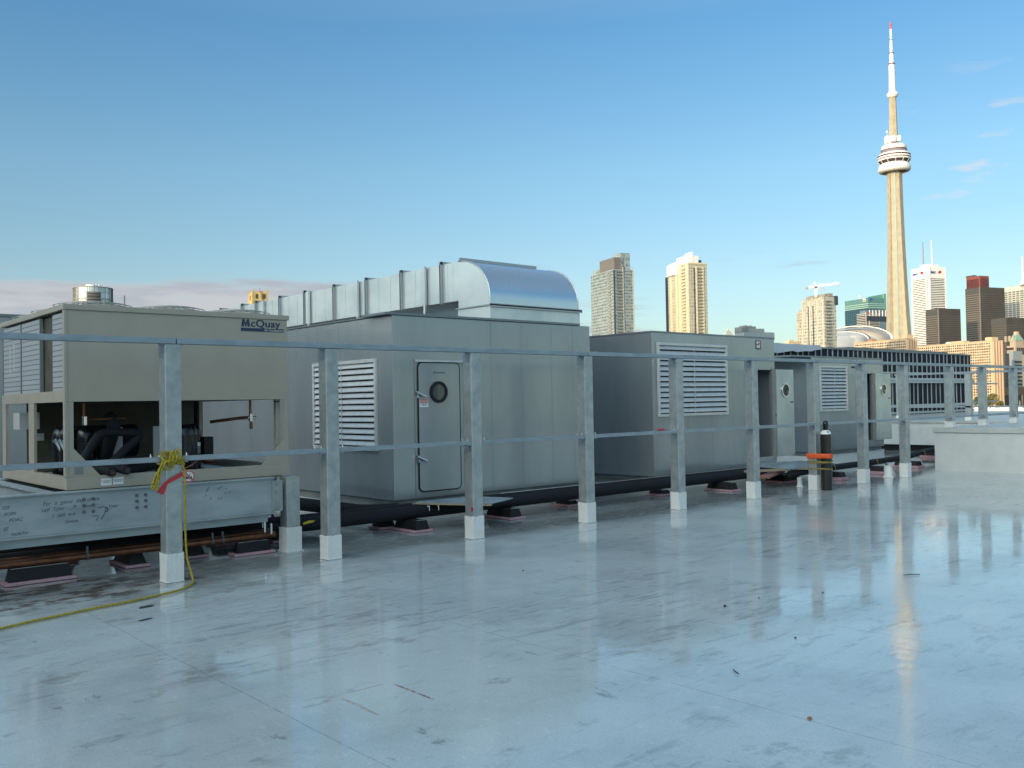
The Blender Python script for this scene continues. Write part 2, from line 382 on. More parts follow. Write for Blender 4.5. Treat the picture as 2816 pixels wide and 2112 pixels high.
def ring(mb, c, n_axis, r0, r1, t0, t1, n=28):
    """flat annulus with thickness; axis 'y' or 'z' or 'x'"""
    prof = [(r0, t0), (r1, t0), (r1, t1), (r0, t1), (r0, t0)]
    vs = []; k = n
    for r, t in prof:
        for i in range(k):
            a = 2*math.pi*i/k; u, v_ = r*math.cos(a), r*math.sin(a)
            vs.append({'y': (c[0]+u, c[1]+t, c[2]+v_), 'z': (c[0]+u, c[1]+v_, c[2]+t), 'x': (c[0]+t, c[1]+u, c[2]+v_)}[n_axis])
    fs = [(j*k+i, j*k+(i+1) % k, (j+1)*k+(i+1) % k, (j+1)*k+i) for j in range(4) for i in range(k)]
    return mb.add(vs, fs)

# ------------------------------------------------------------------ setting
mb = MB(); mb.prism([(-40, -25), (44, -25), (44, 17.5), (27, 17.5), (27, 34), (-40, 34)], 'z', -13.5, 0)
struct('roof', mb, 'floor')
m = mat('lake_water', (.05, .09, .10), .08, 0, .6, bump=(.15, .4))
mb = MB(); mb.add([(-30000, -30000, -14.5), (30000, -30000, -14.5), (30000, 30000, -14.5), (-30000, 30000, -14.5)], [(0, 1, 2, 3)])
struct('water', mb, m)

# ------------------------------------------------------------------ far geometry helpers
def pxray(px, py):
    d = _R*((px-1408)/FPX)-_U*((py-1056)/FPX)+_F
    return d
def at(px, py, d):
    """point at horizontal distance d in the direction seen at photo pixel (px, py)"""
    r = pxray(px, py); h = math.hypot(r.x, r.y); return Vector((r.x/h*d, r.y/h*d, EYE+r.z/h*d))
GA = R(19)       # street grid: left faces run towards this azimuth
uL = Vector((math.sin(GA), math.cos(GA), 0)); uR = Vector((math.cos(GA), -math.sin(GA), 0))
def along(C, u, px, py):
    r = pxray(px, py)
    den = u.x*r.y-u.y*r.x
    return -(C.x*r.y-C.y*r.x)/den
GROUND = -13.0
class Bld:
    """box building: corner edge at px pc, left face to pl, right face to pr, roof at py"""
    def __init__(s, name, label, cat, pl, pc, pr, py, d, group=None):
        C = at(pc, py, d); s.h = C.z-GROUND; s.d = d
        s.A = along(C, uL, pl, py); s.B = along(C, uR, pr, py); s.C = C; s.py = py
        s.o = thing(name, label, cat, (C.x, C.y, GROUND), -GA, group, local=True)
        s.mpp = d*math.cos(math.atan((pc-1408)/FPX))/FPX   # metres per photo pixel
    def box(s, name, m, x0, x1, y0, y1, z0, z1, parent=None):
        return obj(name, MB().box(x0, x1, y0, y1, z0, z1), m, parent or s.o)
    def a(s, px): return along(s.C, uL, px, s.py)
    def b(s, px): return along(s.C, uR, px, s.py)
    def z(s, py, px=None):
        """height above ground of photo row py at the corner"""
        return s.h+(s.py-py)*s.mpp
MT['insul_sheet'] = mat('galvanised_door_lining', (.56, .60, .60), .28, .7, noise=(1.6, (.42, .46, .47), .35, .65), bump=(1.6, .35))
MT['tan_grey'] = mat('door_frame_paint', (.27, .28, .25), .45, .1)
MT['guard'] = mat('fan_guard_wire', (.42, .42, .38), .4, .3)
MT['galv_dark'] = mat('weathered_bolt', (.13, .15, .17), .5, .4)
MT['copper_end'] = mat('pipe_cap', (.05, .03, .025), .6)
MT['whitetan'] = mat('pale_print', (.5, .5, .45), .5)
MT['platwall'] = mat('white_membrane_wall', (.55, .565, .545), .5, 0, .3, noise=(3, (.49, .505, .49), .4, .7), bump=(4, .08))
MT['platcap'] = mat('grey_membrane_cap', (.46, .48, .45), .3, 0, .5, noise=(3, (.38, .40, .39), .4, .7))
MT['flash_seam'] = mat('membrane_lap', (.50, .52, .51), .5)
MT['facade_glass'] = mat('dark_facade_glass', (.012, .018, .035), .6, .0, .12, noise=(.5, (.03, .035, .045), .45, .6))
MT['stud'] = mat('steel_stud', (.40, .42, .40), .5, .2)
MT['transom'] = mat('pale_transom', (.46, .50, .50), .5, .1)
MT['tarp'] = mat('white_wrap', (.42, .45, .49), .5)
MT['cylpaint'] = mat('dark_brown_paint', (.018, .017, .014), .28, 0, .5, noise=(6, (.03, .028, .022), .5, .8))
MT['red_pipe'] = mat('red_brown_pipe', (.28, .13, .11), .5)
MT['podwhite'] = mat('white_radome', (.78, .77, .74), .5)
MT['podslate'] = mat('slate_band', (.20, .19, .21), .4)
MT['condoA'] = glass_grid('condo_grey_glass', (.33, .41, .43), (.12, .18, .22), (.27, .30, .29), 2.6, 3.1, .28, metal_pane=.15)
MT['condo_line'] = mat('condo_slab_edge', (.17, .185, .175), .7)
MT['condo_pier'] = mat('condo_pale_pier', (.40, .39, .33), .7)
MT['condo_pier2'] = mat('condo_balcony_edge', (.34, .34, .31), .6)
MT['dark_navy'] = mat('dark_blue_grey', (.04, .055, .085), .4)
MT['balc_dim'] = mat('balcony_glass', (.16, .19, .20), .3, .1)
MT['brown_block'] = mat('brown_metal', (.15, .14, .135), .6)
MT['condoB'] = glass_grid('condo_beige_glass', (.50, .48, .36), (.22, .22, .19), (.50, .47, .36), 2.2, 3.2, .45, metal_pane=.1)
MT['beige'] = mat('beige_precast', (.60, .56, .41), .75)
MT['beige_line'] = mat('beige_slab_edge', (.46, .43, .34), .75)
MT['beige_balc'] = mat('beige_balcony', (.28, .26, .21), .6)
MT['condoC'] = glass_grid('condo_pale_glass', (.46, .47, .36), (.12, .13, .11), (.48, .46, .40), 2.4, 2.95, .35, metal_pane=.1)
MT['pale_line'] = mat('pale_slab_edge', (.50, .49, .45), .7)
MT['conc_grey'] = mat('raw_concrete', (.27, .25, .22), .8)
MT['greenglass'] = glass_grid('green_glass', (.14, .30, .27), (.10, .25, .24), (.10, .2, .2), 3, 4, .2, metal_pane=.3)
MT['blueglass'] = glass_grid('blue_green_glass', (.03, .12, .17), (.025, .09, .13), (.03, .07, .10), 5, 4.2, .5, metal_pane=.3)
MT['greenfin'] = mat('green_fin_glass', (.14, .33, .27), .3, .1)
MT['pale_green'] = mat('pale_green_band', (.30, .46, .42), .5)
MT['navy_band'] = mat('deep_blue_band', (.03, .06, .09), .4)
MT['bluesign'] = mat('blue_sign', (.05, .12, .40), .5)
MT['skyglass'] = glass_grid('sky_blue_glass', (.16, .24, .30), (.20, .29, .36), (.12, .16, .2), 5, 30, .5, metal_pane=.3)
MT['blackglass'] = glass_grid('black_glass', (.035, .04, .05), (.06, .065, .08), (.03, .03, .035), 4, 4, .5, metal_pane=.1)
MT['win_dark'] = mat('dark_window', (.05, .045, .045), .2, 0, .5)
MT['mastgrey'] = mat('mast_grey', (.25, .25, .26), .6)
MT['tdblack'] = mat('charcoal_curtain_wall', (.085, .075, .065), .5, 0, .3, noise=(.03, (.065, .06, .055), .4, .6))
MT['tdbelt'] = mat('charcoal_louvre_belt', (.07, .07, .07), .6)
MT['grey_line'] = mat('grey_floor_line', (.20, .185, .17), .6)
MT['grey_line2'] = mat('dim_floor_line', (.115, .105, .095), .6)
MT['redstone'] = mat('dark_red_stone', (.22, .065, .05), .6)
MT['redglass'] = mat('dark_red_glass', (.08, .03, .035), .4)
MT['gridglass'] = mat('grey_green_glass', (.13, .15, .14), .35, .1)
MT['domewhite'] = mat('white_roof_sheet', (.58, .56, .53), .6, noise=(.03, (.50, .48, .46), .4, .6))
MT['peach'] = mat('peach_brick', (.58, .43, .28), .85)
MT['peach_trim'] = mat('peach_parapet', (.50, .38, .25), .85)
MT['peach_bay'] = mat('peach_bay_brick', (.50, .36, .24), .85)
MT['brick'] = mat('orange_brick', (.42, .20, .11), .85)
MT['stone'] = mat('pale_stone', (.42, .34, .25), .85)
MT['yellowstone'] = mat('yellow_stone', (.52, .40, .17), .85, noise=(.6, (.42, .32, .14), .4, .6))
MT['copper_green'] = mat('green_copper', (.22, .40, .31), .7)
MT['greyfar'] = mat('grey_office_cladding', (.26, .29, .31), .6)
MT['brownfar'] = mat('brown_cladding', (.15, .11, .07), .7)
MT['shadegrey'] = mat('blue_grey_panel', (.20, .24, .26), .5)
MT['shadegrey2'] = mat('slate_panel', (.15, .18, .20), .5)
MT['shadeglass'] = mat('pale_glazed_band', (.30, .36, .40), .2, .2)
MT['pyrglass'] = mat('pyramid_glass', (.30, .36, .33), .25, .2)
MT['drumglass'] = glass_grid('mirror_glass', (.62, .66, .66), (.50, .56, .58), (.3, .32, .33), .62, 1.1, .03, rough=.12, metal_pane=.9)

# ------------------------------------------------------------------ guard rail
def guard_rail():
    t = thing('guard_railing', 'long galvanised guard railing with square posts in white sleeves, before the grey units', 'railing', (3.38, 9.05, 0))
    PX = [(1.40, 0), (3.38, 0), (5.155, 0), (7.208, 0), (9.243, 0), (11.274, 0), (13.292, 0), (15.241, 0), (17.03, 0), (18.78, 0), (20.98, .963), (22.78, .963), (24.66, .963), (26.6, .963)]
    W = .165; Y0 = 8.97
    for i, (x, z) in enumerate(PX):
        if i == 0: x = 1.25
        mb = MB().box(x, x+W, Y0, Y0+W, z, 2.332)
        p = obj('post', mb, 'galv', t, bevel=.012)
        hs = .275+.012*math.sin(i*2.3) if z == 0 else .14
        # uneven membrane sleeve with a slightly ragged rim
        vs = []; n = 9; e_ = .004
        per = [(x-e_+(W+2*e_)*k/n, Y0-e_) for k in range(n)]+[(x+W+e_, Y0-e_+(W+2*e_)*k/n) for k in range(n)]+[(x+W+e_-(W+2*e_)*k/n, Y0+W+e_) for k in range(n)]+[(x-e_, Y0+W+e_-(W+2*e_)*k/n) for k in range(n)]
        m_ = len(per)
        for lv in range(4):
            for k, (a, b) in enumerate(per):
                q = random.Random(i*999+k*7+lv*131)
                cxp, cyp = x+W/2, Y0+W/2; s_ = 1+(.05 if lv == 0 else 0)+q.uniform(-.006, .014)+(.02 if lv == 3 else 0)
                zz = [z+.004, z+.02, z+hs*.5, z+hs+q.uniform(-.006, .008)][lv]
                vs.append((cxp+(a-cxp)*s_, cyp+(b-cyp)*s_, zz))
        fs = [(j*m_+k, j*m_+(k+1) % m_, (j+1)*m_+(k+1) % m_, (j+1)*m_+k) for j in range(3) for k in range(m_)]+[tuple(range(3*m_, 4*m_))]
        obj('sleeve', MB().add(vs, fs), 'flashing', p)
        obj('top_bracket', MB().box(x-.006, x-.001, Y0+.03, Y0+W-.01, 2.21, 2.331).box(x-.03, x+W+.03, Y0+.02, Y0+.08, 2.324, 2.334), 'galv_rail', p)
        if z == 0:
            objs('side_bracket', MB().box(x-.07, x-.001, Y0+.012, Y0+.07, 1.168, 1.178).box(x-.006, x-.001, Y0+.012, Y0+.12, 1.09, 1.178).box(x+W+.001, x+W+.06, Y0+.012, Y0+.07, 1.168, 1.178), 'galv_rail', p)
    # top rail in bolted lengths
    cuts = [-2.0, 3.50, 9.33, 15.32, 21.07, 28.9]
    for a, b in zip(cuts, cuts[1:]):
        obj('top_rail', MB().box(a+.006, b-.006, 8.972, 9.072, 2.335, 2.393), 'galv_rail', t, bevel=.004)
    for i in range(len(PX)-1):
        a = PX[i][0]+W+.004; b = PX[i+1][0]-.002
        if i == 0: a = -2
        if PX[i+1][1] > 0 and PX[i][1] == 0: pass
        obj('middle_rail', MB().box(a, b, 8.975, 9.03, 1.180, 1.230), 'galv_rail', t, bevel=.003)
        for q in (a+.05, b-.05, b-.13):
            if q < 0: continue
            bb = MB(); bb.cyl((q, 9.005, 1.231), (q, 9.005, 1.243), .013, n=6); bb.cyl((q, 9.005, 1.243), (q, 9.005, 1.262), .007, n=8)
            obj('bolt', bb, 'chrome', t)
    for i in (1, 2, 4):
        for q in (-.10, .28):
            x = PX[i][0]+q; obj('bolt', MB().cyl((x, 9.02, 2.394), (x, 9.02, 2.402), .013, n=8), 'galv', t)
    return t
guard_rail()
def rear_rail():
    t = thing('guard_railing', 'lower galvanised railing on the white platform behind the long one', 'railing', (28.8, 12, .92))
    W = .165
    for y in (13.9, 11.75, 9.6, 7.4):
        p = obj('post', MB().box(28.8, 28.8+W, y, y+W, .92, 2.33), 'galv', t)
        obj('sleeve', MB().box(28.79, 28.81+W, y-.01, y+W+.01, .92, 1.06), 'flashing', p)
    obj('top_rail', MB().box(28.79, 28.9, 5, 14.1, 2.335, 2.395), 'galv_rail', t)
    obj('middle_rail', MB().box(28.8, 28.85, 5, 14.0, 1.30, 1.35), 'galv_rail', t)
    obj('short_rail', MB().box(28.9, 31.0, 11.8, 11.85, 2.00, 2.05), 'galv_rail', t)
    obj('short_rail', MB().box(28.9, 31.0, 11.8, 11.85, 1.45, 1.49), 'galv_rail', t)
rear_rail()

# ------------------------------------------------------------------ louvre and porthole parts
def louvre(parent, face, u0, u1, z0, z1, plane, nb):
    """face 'x': plane x=const facing -x (u=y); face 'y': plane y=const facing -y (u=x)"""
    def B(mb, ua, ub, d0, d1, za, zb):   # d = distance outwards from the wall
        if face == 'y': return mb.box(ua, ub, plane-d1, plane-d0, za, zb)
        return mb.box(plane-d1, plane-d0, ua, ub, za, zb)
    fr = MB(); f = .05
    B(fr, u0, u1, .001, .045, z0, z0+f); B(fr, u0, u1, .001, .045, z1-f, z1)
    B(fr, u0, u0+f, .002, .044, z0+f, z1-f); B(fr, u1-f, u1, .002, .044, z0+f, z1-f)
    lo = obj('louvre', fr, 'alu', parent, bevel=.003)
    obj('louvre_cavity', B(MB(), u0+f, u1-f, .0015, .004, z0+f, z1-f), 'darkin', lo)
    sl_ = MB(); h = (z1-z0-2*f)/nb
    for i in range(nb):
        zb = z0+f+i*h; zt = zb+h
        # sloping blade: high at the back, low and forward at the front, with a small lip
        ct = [(.008, zt-.004), (.036, zb+h*.36), (.040, zb+h*.36), (.040, zb+h*.22), (.036, zb+h*.22), (.034, zb+h*.30), (.004, zt-.010)]
        pts = []
        for d, z in ct: pts.append((plane-d, z))
        if face == 'y': sl_.prism([(p, z) for p, z in pts], 'x', u0+f+.001, u1-f-.001)
        else: sl_.prism(pts, 'y', u0+f+.001, u1-f-.001)
    obj('blades', sl_, 'alu', lo)
    um = u0+(u1-u0)*.5 if face == 'y' else u0+(u1-u0)*.52
    obj('centre_mullion', B(MB(), um-.006, um+.006, .0405, .047, z0+f, z1-f), 'alu', lo)
    return lo

# ------------------------------------------------------------------ big grey unit with duct
def unit_one():
    x0, x1, y0, y1 = 7.335, 11.37, 10.9, 22.4; zb, zt = .335, 2.975
    t = thing('air_handling_unit', 'largest grey air handling unit, with closed door and the metal duct on its roof', 'air handler', (x0, y0, 0), group='grey air handling units on the roof')
    obj('body', MB().box(x0, x1, y0, y1, zb, zt), 'grey', t, bevel=.01)
    obj('skirt', MB().box(x0+.05, x1-.05, y0+.05, y1-.05, .215, zb-.001), 'grey_skirt', t)
    obj('curb', MB().box(x0+.12, x1-.1, y0+.13, y1-.1, .0, .212), 'flashing', t)
    obj('curb_lip', MB().box(x0+.01, x1-.01, y0+.01, y1, .198, .213), 'flashing', t)
    obj('roof_cap', MB().box(x0-.12, x1-.25, y0-.02, y0+.6, zt+.002, zt+.035).box(x0-.02, x1-.1, y0+.6, y1, zt+.002, zt+.02).box(x0+.4, x0+.44, y0+1.5, y0+3.2, zt+.02, zt+.09), 'grey_roof', t)
    sm = MB()
    for x in (9.16, 9.80, 10.45, 10.95): sm.box(x, x+.004, y0-.0015, y0+.002, zb+.02, zt-.02)
    sm.box(8.74, 8.744, y0-.0015, y0, zb+.02, zt-.35)
    for y in (12.35, 13.0, 13.7, 14.5, 15.3): sm.box(x0-.0015, x0+.002, y, y+.005, 2.36 if y < 13.2 else zb+.02, zt-.02)
    sm.box(x0-.0015, x0, y0+.02, y1, zt-.10, zt-.096)
    objs('panel_joint', sm, 'seam', t)
    louvre(t, 'x', 11.28, 13.12, 1.03, 2.37, x0, 14)
    # door
    dx0, dx1, dz0, dz1 = 7.77, 8.515, .438, 2.297; rr = .07
    def rrect(a, b, c, d, r, n=5):
        p = []
        for cx_, cz_, s0 in ((b-r, d-r, 0), (a+r, d-r, 90), (a+r, c+r, 180), (b-r, c+r, 270)):
            for k in range(n+1):
                q = R(s0+90*k/n); p.append((cx_+r*math.cos(q), cz_+r*math.sin(q)))
        return p
    dm = MB().prism(rrect(dx0, dx1, dz0, dz1, rr), 'y', y0-.022, y0-.001)
    d = obj('door', dm, 'grey', t, bevel=.002)
    pts = [(x, y0-.014, z) for x, z in rrect(dx0-.008, dx1+.008, dz0-.008, dz1+.008, rr+.008)]
    obj('door_seal', MB().tube(pts, .010, 8, closed=True), 'rubber', d, smooth=True)
    obj('door_surround', MB().box(dx0-.07, dx0-.06, y0-.004, y0-.001, dz0-.06, dz1+.06).box(dx0-.06, dx1+.09, y0-.004, y0-.001, dz0-.07, dz0-.06).box(dx1+.09, dx1+.1, y0-.004, y0-.001, dz0-.06, dz1+.06), 'grey_skirt', t)
    obj('drip_cap', MB().prism([(y0-.001, 2.312), (y0-.001, 2.345), (y0-.045, 2.322), (y0-.045, 2.312)], 'x', 7.72, 8.60), 'alu', t)
    c = (8.12, y0-.024, 1.872)
    w_ = obj('porthole', ring(MB(), c, 'y', .118, .158, -.022, .001, 36), 'rubber', d, smooth=True)
    obj('pane', MB().cyl((c[0], c[1]-.006, c[2]), (c[0], c[1]-.002, c[2]), .1175, n=36), mat('porthole_glass', (.10, .12, .12), .06, .2), w_)
    for hz in (1.845, .915):
        h = MB(); h.cyl((dx0-.035, y0-.012, hz-.07), (dx0-.03, y0-.045, hz+.0), .012, n=10).cyl((dx0-.03, y0-.01, hz+.04), (dx0-.025, y0-.05, hz-.055), .010, n=8)
        h.cyl((dx0-.055, y0-.05, hz+.03), (dx0+.085, y0-.075, hz-.035), .017, .021, n=12).cyl((dx0+.085, y0-.075, hz-.035), (dx0+.098, y0-.077, hz-.041), .012, n=10)
        obj('door_handle', h, 'chrome', d, smooth=True)
    text('lettering', 'RETURN FAN', .036, (8.03, y0-.0235, 2.145), 'print', d)
    st = obj('danger_sticker', MB().box(7.786, 7.935, y0-.0245, y0-.0225, 1.655, 1.772), 'white', d)
    obj('sticker_band', MB().box(7.790, 7.931, y0-.026, y0-.0247, 1.718, 1.768), 'red', st)
    text('sticker_text', 'DANGER', .033, (7.8605, y0-.0265, 1.731), 'white', st, align='CENTER', bold=.0006)
    text('sticker_text', 'HIGH VOLTAGE\nKEEP OUT', .016, (7.8605, y0-.0257, 1.695), 'print', st, align='CENTER')
    # ductwork
    D = thing('air_duct', 'bright sheet metal duct with curved end running over the roof of the largest grey unit', 'duct', (9.42, 11.2, 3.0))
    X0, X1 = 9.42, 11.40; YE = 12.02; zT, zB = 4.055, 3.405
    prof = [(YE, 3.27), (YE, zT)]
    n = 18
    for k in range(1, n+1):
        a = R(90)*k/n; prof.append((YE-(YE-11.2)*math.sin(a), 3.39+(zT-3.39)*math.cos(a)))
    prof += [(11.2, 3.275)]
    # cheeks
    for xa, xb in ((X0, X0+.01), (X1-.01, X1)): obj('elbow_cheek', MB().prism(prof[::-1], 'x', xa, xb), 'duct', D)
    sk = MB(); vs = []; pr = prof[1:]
    for y, z in pr: vs += [(X0+.01, y, z), (X1-.01, y, z)]
    sk.add(vs, [(2*i, 2*i+1, 2*i+3, 2*i+2) for i in range(len(pr)-1)])
    obj('elbow_skin', sk, 'duct_curve', D, smooth=True)
    ed = MB()
    for xx in (X0-.012, X1+.004): ed.tube([(xx+.004, y-.004, z+.004) for y, z in pr], .010, 6)
    obj('elbow_edge', ed, 'duct', D, smooth=True)
    obj('top_flange', MB().box(X0-.04, X1-.3, YE-.11, YE-.07, zT+.0, zT+.05), 'duct_flange', D)
    obj('inner_box', MB().box(X0+.012, X1-.012, 11.6, YE-.01, 3.3, 3.9), 'darkin', D)
    obj('base_flange', MB().box(X0-.03, X1+.08, 11.17, YE+.04, 3.255, 3.275).box(X0-.03, X1+.08, 11.17, 11.176, 3.23, 3.29), 'duct_flange', D)
    obj('base_box', MB().box(X0, X1+.05, 11.205, YE+.02, 2.996, 3.254), 'duct', D)
    runs = [12.02, 12.45, 13.64, 14.80, 15.985, 17.17, 18.27, 19.41, 20.13, 21.3, 22.5]
    for a, b in zip(runs, runs[1:]):
        obj('duct_section', MB().box(X0, X1, a+.001, b-.001, zB, zT), 'duct', D)
        ribs = MB(); k = 3
        for j in range(1, k):
            y = a+(b-a)*j/k; ribs.box(X0-.004, X0-.0005, y-.004, y+.004, zB+.01, zT-.01)
        obj('rib', ribs, 'duct', D)
    for y in runs[1:-1]:
        f = MB().box(X0-.045, X0-.002, y-.012, y+.0, zB-.03, zT+.045).box(X0-.045, X0-.002, y+.03, y+.036, zB-.02, zT+.04).box(X0-.045, X0+.5, y-.012, y+.036, zT+.003, zT+.05)
        obj('flange', f, 'duct_flange', D)
    for y in (12.88, 15.06, 16.95, 19.0):
        obj('support_post', MB().box(X0-.06, X0-.02, y, y+.05, 2.998, zT+.02).box(X0-.058, X0-.022, y+.05, y+.12, zB, zT), 'duct', D)
    for y in (13.2, 14.2):
        obj('support_rail', MB().box(X0-.05, X1, y, y+.06, 2.998, 3.09), 'grey_roof', D)
unit_one()

def open_door(t, xh, y, ang, w_, z0, z1, mirror=False):
    """inward face of an opened door leaf, hinged at xh, swung round to the right"""
    c, s_ = math.cos(ang), math.sin(ang)
    def P(u, v, z): return (xh+u*c-v*s_, y+u*s_+v*c, z)
    def slab(u0, u1, v0, v1, za, zb): return MB().hexa([P(u0, v0, za), P(u1, v0, za), P(u1, v1, za), P(u0, v1, za), P(u0, v0, zb), P(u1, v0, zb), P(u1, v1, zb), P(u0, v1, zb)])
    d = obj('door', slab(0, w_, -.055, -.005, z0, z1), 'insul_sheet', t, bevel=.003)
    cc_ = (w_*.5, 0, z0+(z1-z0)*.76); r = .125
    rg = MB(); vs = []; k = 32
    for rr, v in ((r, -.056), (r+.028, -.056), (r+.028, -.075), (r, -.075), (r, -.056)):
        vs += [P(cc_[0]+rr*math.cos(2*math.pi*i/k), v, cc_[2]+rr*math.sin(2*math.pi*i/k)) for i in range(k)]
    rg.add(vs, [(j*k+i, j*k+(i+1) % k, (j+1)*k+(i+1) % k, (j+1)*k+i) for j in range(4) for i in range(k)])
    h = obj('porthole', rg, 'chrome', d, smooth=True)
    pn = MB(); vs = [P(cc_[0]+r*math.cos(2*math.pi*i/k), -.0575, cc_[2]+r*math.sin(2*math.pi*i/k)) for i in range(k)]; pn.add(vs, [tuple(range(k))])
    obj('pane', pn, mat('door_glass', (.05, .06, .065), .08, .3), h)
    obj('door_handle', slab(w_*.80, w_*.94, -.062, -.056, z0+(z1-z0)*.615, z0+(z1-z0)*.63), 'print', d)
    return d
def unit_two():
    x0, x1, y0, y1 = 13.11, 17.12, 11.0, 13.9; zb, zt = .29, 2.945
    t = thing('air_handling_unit', 'middle grey air handling unit, large louvre on its front and open door at right', 'air handler', (x0, y0, 0), group='grey air handling units on the roof')
    # hollow body so that the doorway is a real opening
    ox0, ox1, oz0, oz1 = 16.30, 17.00, .47, 2.29
    b = MB().box(x0, ox0, y0, y1, zb, zt).box(ox0, x1, y0, y0+.06, oz1, zt).box(ox0, x1, y0, y0+.06, zb, oz0).box(ox1, x1, y0, y0+.06, oz0, oz1)
    b.box(ox0, x1, y1-.06, y1, zb, zt).box(x1-.06, x1, y0+.06, y1-.06, zb, zt).box(ox0, x1-.06, y0+.06, y1-.06, zt-.05, zt).box(ox0, x1-.06, y0+.06, y1-.06, zb, zb+.06)
    obj('body', b, 'grey', t)
    obj('skirt', MB().box(x0+.05, x1-.05, y0+.05, y1-.05, .215, zb-.001), 'grey_skirt', t)
    obj('curb', MB().box(x0+.25, x1+.5, y0+.12, y1-.1, .0, .212), 'flashing', t)
    obj('roof_cap', MB().box(x0-.01, x1+.01, y0-.01, y1+.01, zt+.002, zt+.03).box(x0+.1, x1, y0+1.4, y1, zt+.03, zt+.045), 'grey_roof', t)
    sm = MB()
    for x in (14.15, 14.9, 15.6, 15.95): sm.box(x, x+.004, y0-.0015, y0, zb+.02, 1.38)
    sm.box(15.6, 15.604, y0-.0015, y0, 1.4, zt-.02)
    objs('panel_joint', sm, 'seam', t)
    louvre(t, 'y', 13.24, 15.39, 1.385, 2.765, y0, 13)
    obj('door_frame', MB().box(ox1-.001, 17.07, y0-.03, y0-.001, oz0-.03, oz1+.03).box(ox0-.04, ox0, y0-.03, y0-.001, oz0, oz1+.0), 'tan_grey', t)
    obj('step', MB().box(16.25, 17.3, y0-.14, y0-.001, .30, .34), 'galv', t)
    open_door(t, 17.075, y0-.01, R(2), .70, .455, 2.30)
    s1 = obj('sticker', MB().box(16.435, 16.62, y0-.003, y0-.001, 2.715, 2.90), 'print', t)
    obj('sticker_mark', MB().box(16.47, 16.585, y0-.0045, y0-.0032, 2.74, 2.885), 'white', s1)
    obj('sticker_band', MB().prism([(16.46, 2.80), (16.60, 2.825), (16.60, 2.85), (16.46, 2.825)], 'y', y0-.006, y0-.0047).prism([(16.52, 2.74), (16.535, 2.74), (16.535, 2.885), (16.52, 2.885)], 'y', y0-.0058, y0-.0047), 'red', s1)
def unit_three():
    x0, x1, y0, y1 = 20.1, 23.62, 11.9, 14.4; zb, zt = .37, 2.66
    t = thing('air_handling_unit', 'farthest grey air handling unit, narrow louvre and open door, before the dark glass facade', 'air handler', (x0, y0, 0), group='grey air handling units on the roof')
    ox0, ox1, oz0, oz1 = 22.55, 23.05, .55, 2.29
    b = MB().box(x0, ox0, y0, y1, zb, zt).box(ox0, x1, y0, y0+.06, oz1, zt).box(ox0, x1, y0, y0+.06, zb, oz0).box(ox1, x1, y0, y0+.06, oz0, oz1)
    b.box(ox0, x1, y1-.06, y1, zb, zt).box(x1-.06, x1, y0+.06, y1-.06, zb, zt).box(ox0, x1-.06, y0+.06, y1-.06, zt-.05, zt).box(ox0, x1-.06, y0+.06, y1-.06, zb, zb+.06)
    obj('body', b, 'grey', t)
    obj('skirt', MB().box(x0+.05, x1-.05, y0+.05, y1-.05, .285, zb-.001), 'grey_skirt', t)
    obj('curb', MB().box(x0-.05, x1+.2, y0+.1, y1-.1, .0, .27), 'flashing', t)
    obj('roof_cap', MB().box(x0-.9, x1+.02, y0-.02, y1, zt+.002, zt+.04), 'grey_roof', t)
    louvre(t, 'y', 20.43, 21.73, 1.345, 2.465, y0, 12)
    obj('door_frame', MB().box(ox1-.001, 23.11, y0-.03, y0-.001, oz0-.03, oz1+.02).box(ox0-.04, ox0, y0-.03, y0-.001, oz0, oz1), 'tan_grey', t)
    open_door(t, 23.115, y0-.01, R(3), .93, .545, 2.295)
    s1 = obj('nameplate', MB().box(22.0, 22.3, y0-.004, y0-.001, 2.585, 2.645), 'print', t)
    obj('nameplate_mark', MB().box(22.05, 22.12, y0-.006, y0-.0042, 2.595, 2.635).box(22.16, 22.24, y0-.006, y0-.0042, 2.595, 2.635), 'white', s1)
    obj('nameplate', MB().box(22.0, 22.3, y0-.004, y0-.001, 2.42, 2.47), 'print', t)
    sw = MB().box(22.28, 22.36, y0-.06, y0-.001, 1.55, 1.72).box(22.28, 22.36, y0-.06, y0-.001, 1.35, 1.47)
    obj('switch_box', sw, 'print', t)
unit_two(); unit_three()
# long pale unit far left behind the chiller
t = thing('equipment_housing', 'plain blue grey equipment housing at the left edge behind the tan chiller', 'housing', (-6, 20, 0))
obj('body', MB().box(-8, 6.4, 20, 24, .2, 3.545), 'grey', t)
obj('roof_cap', MB().box(-8.05, 6.45, 19.95, 24.05, 3.547, 3.60), 'grey_roof', t)
obj('curb', MB().box(-7.9, 6.3, 20.1, 23.9, 0, .2), 'flashing', t)

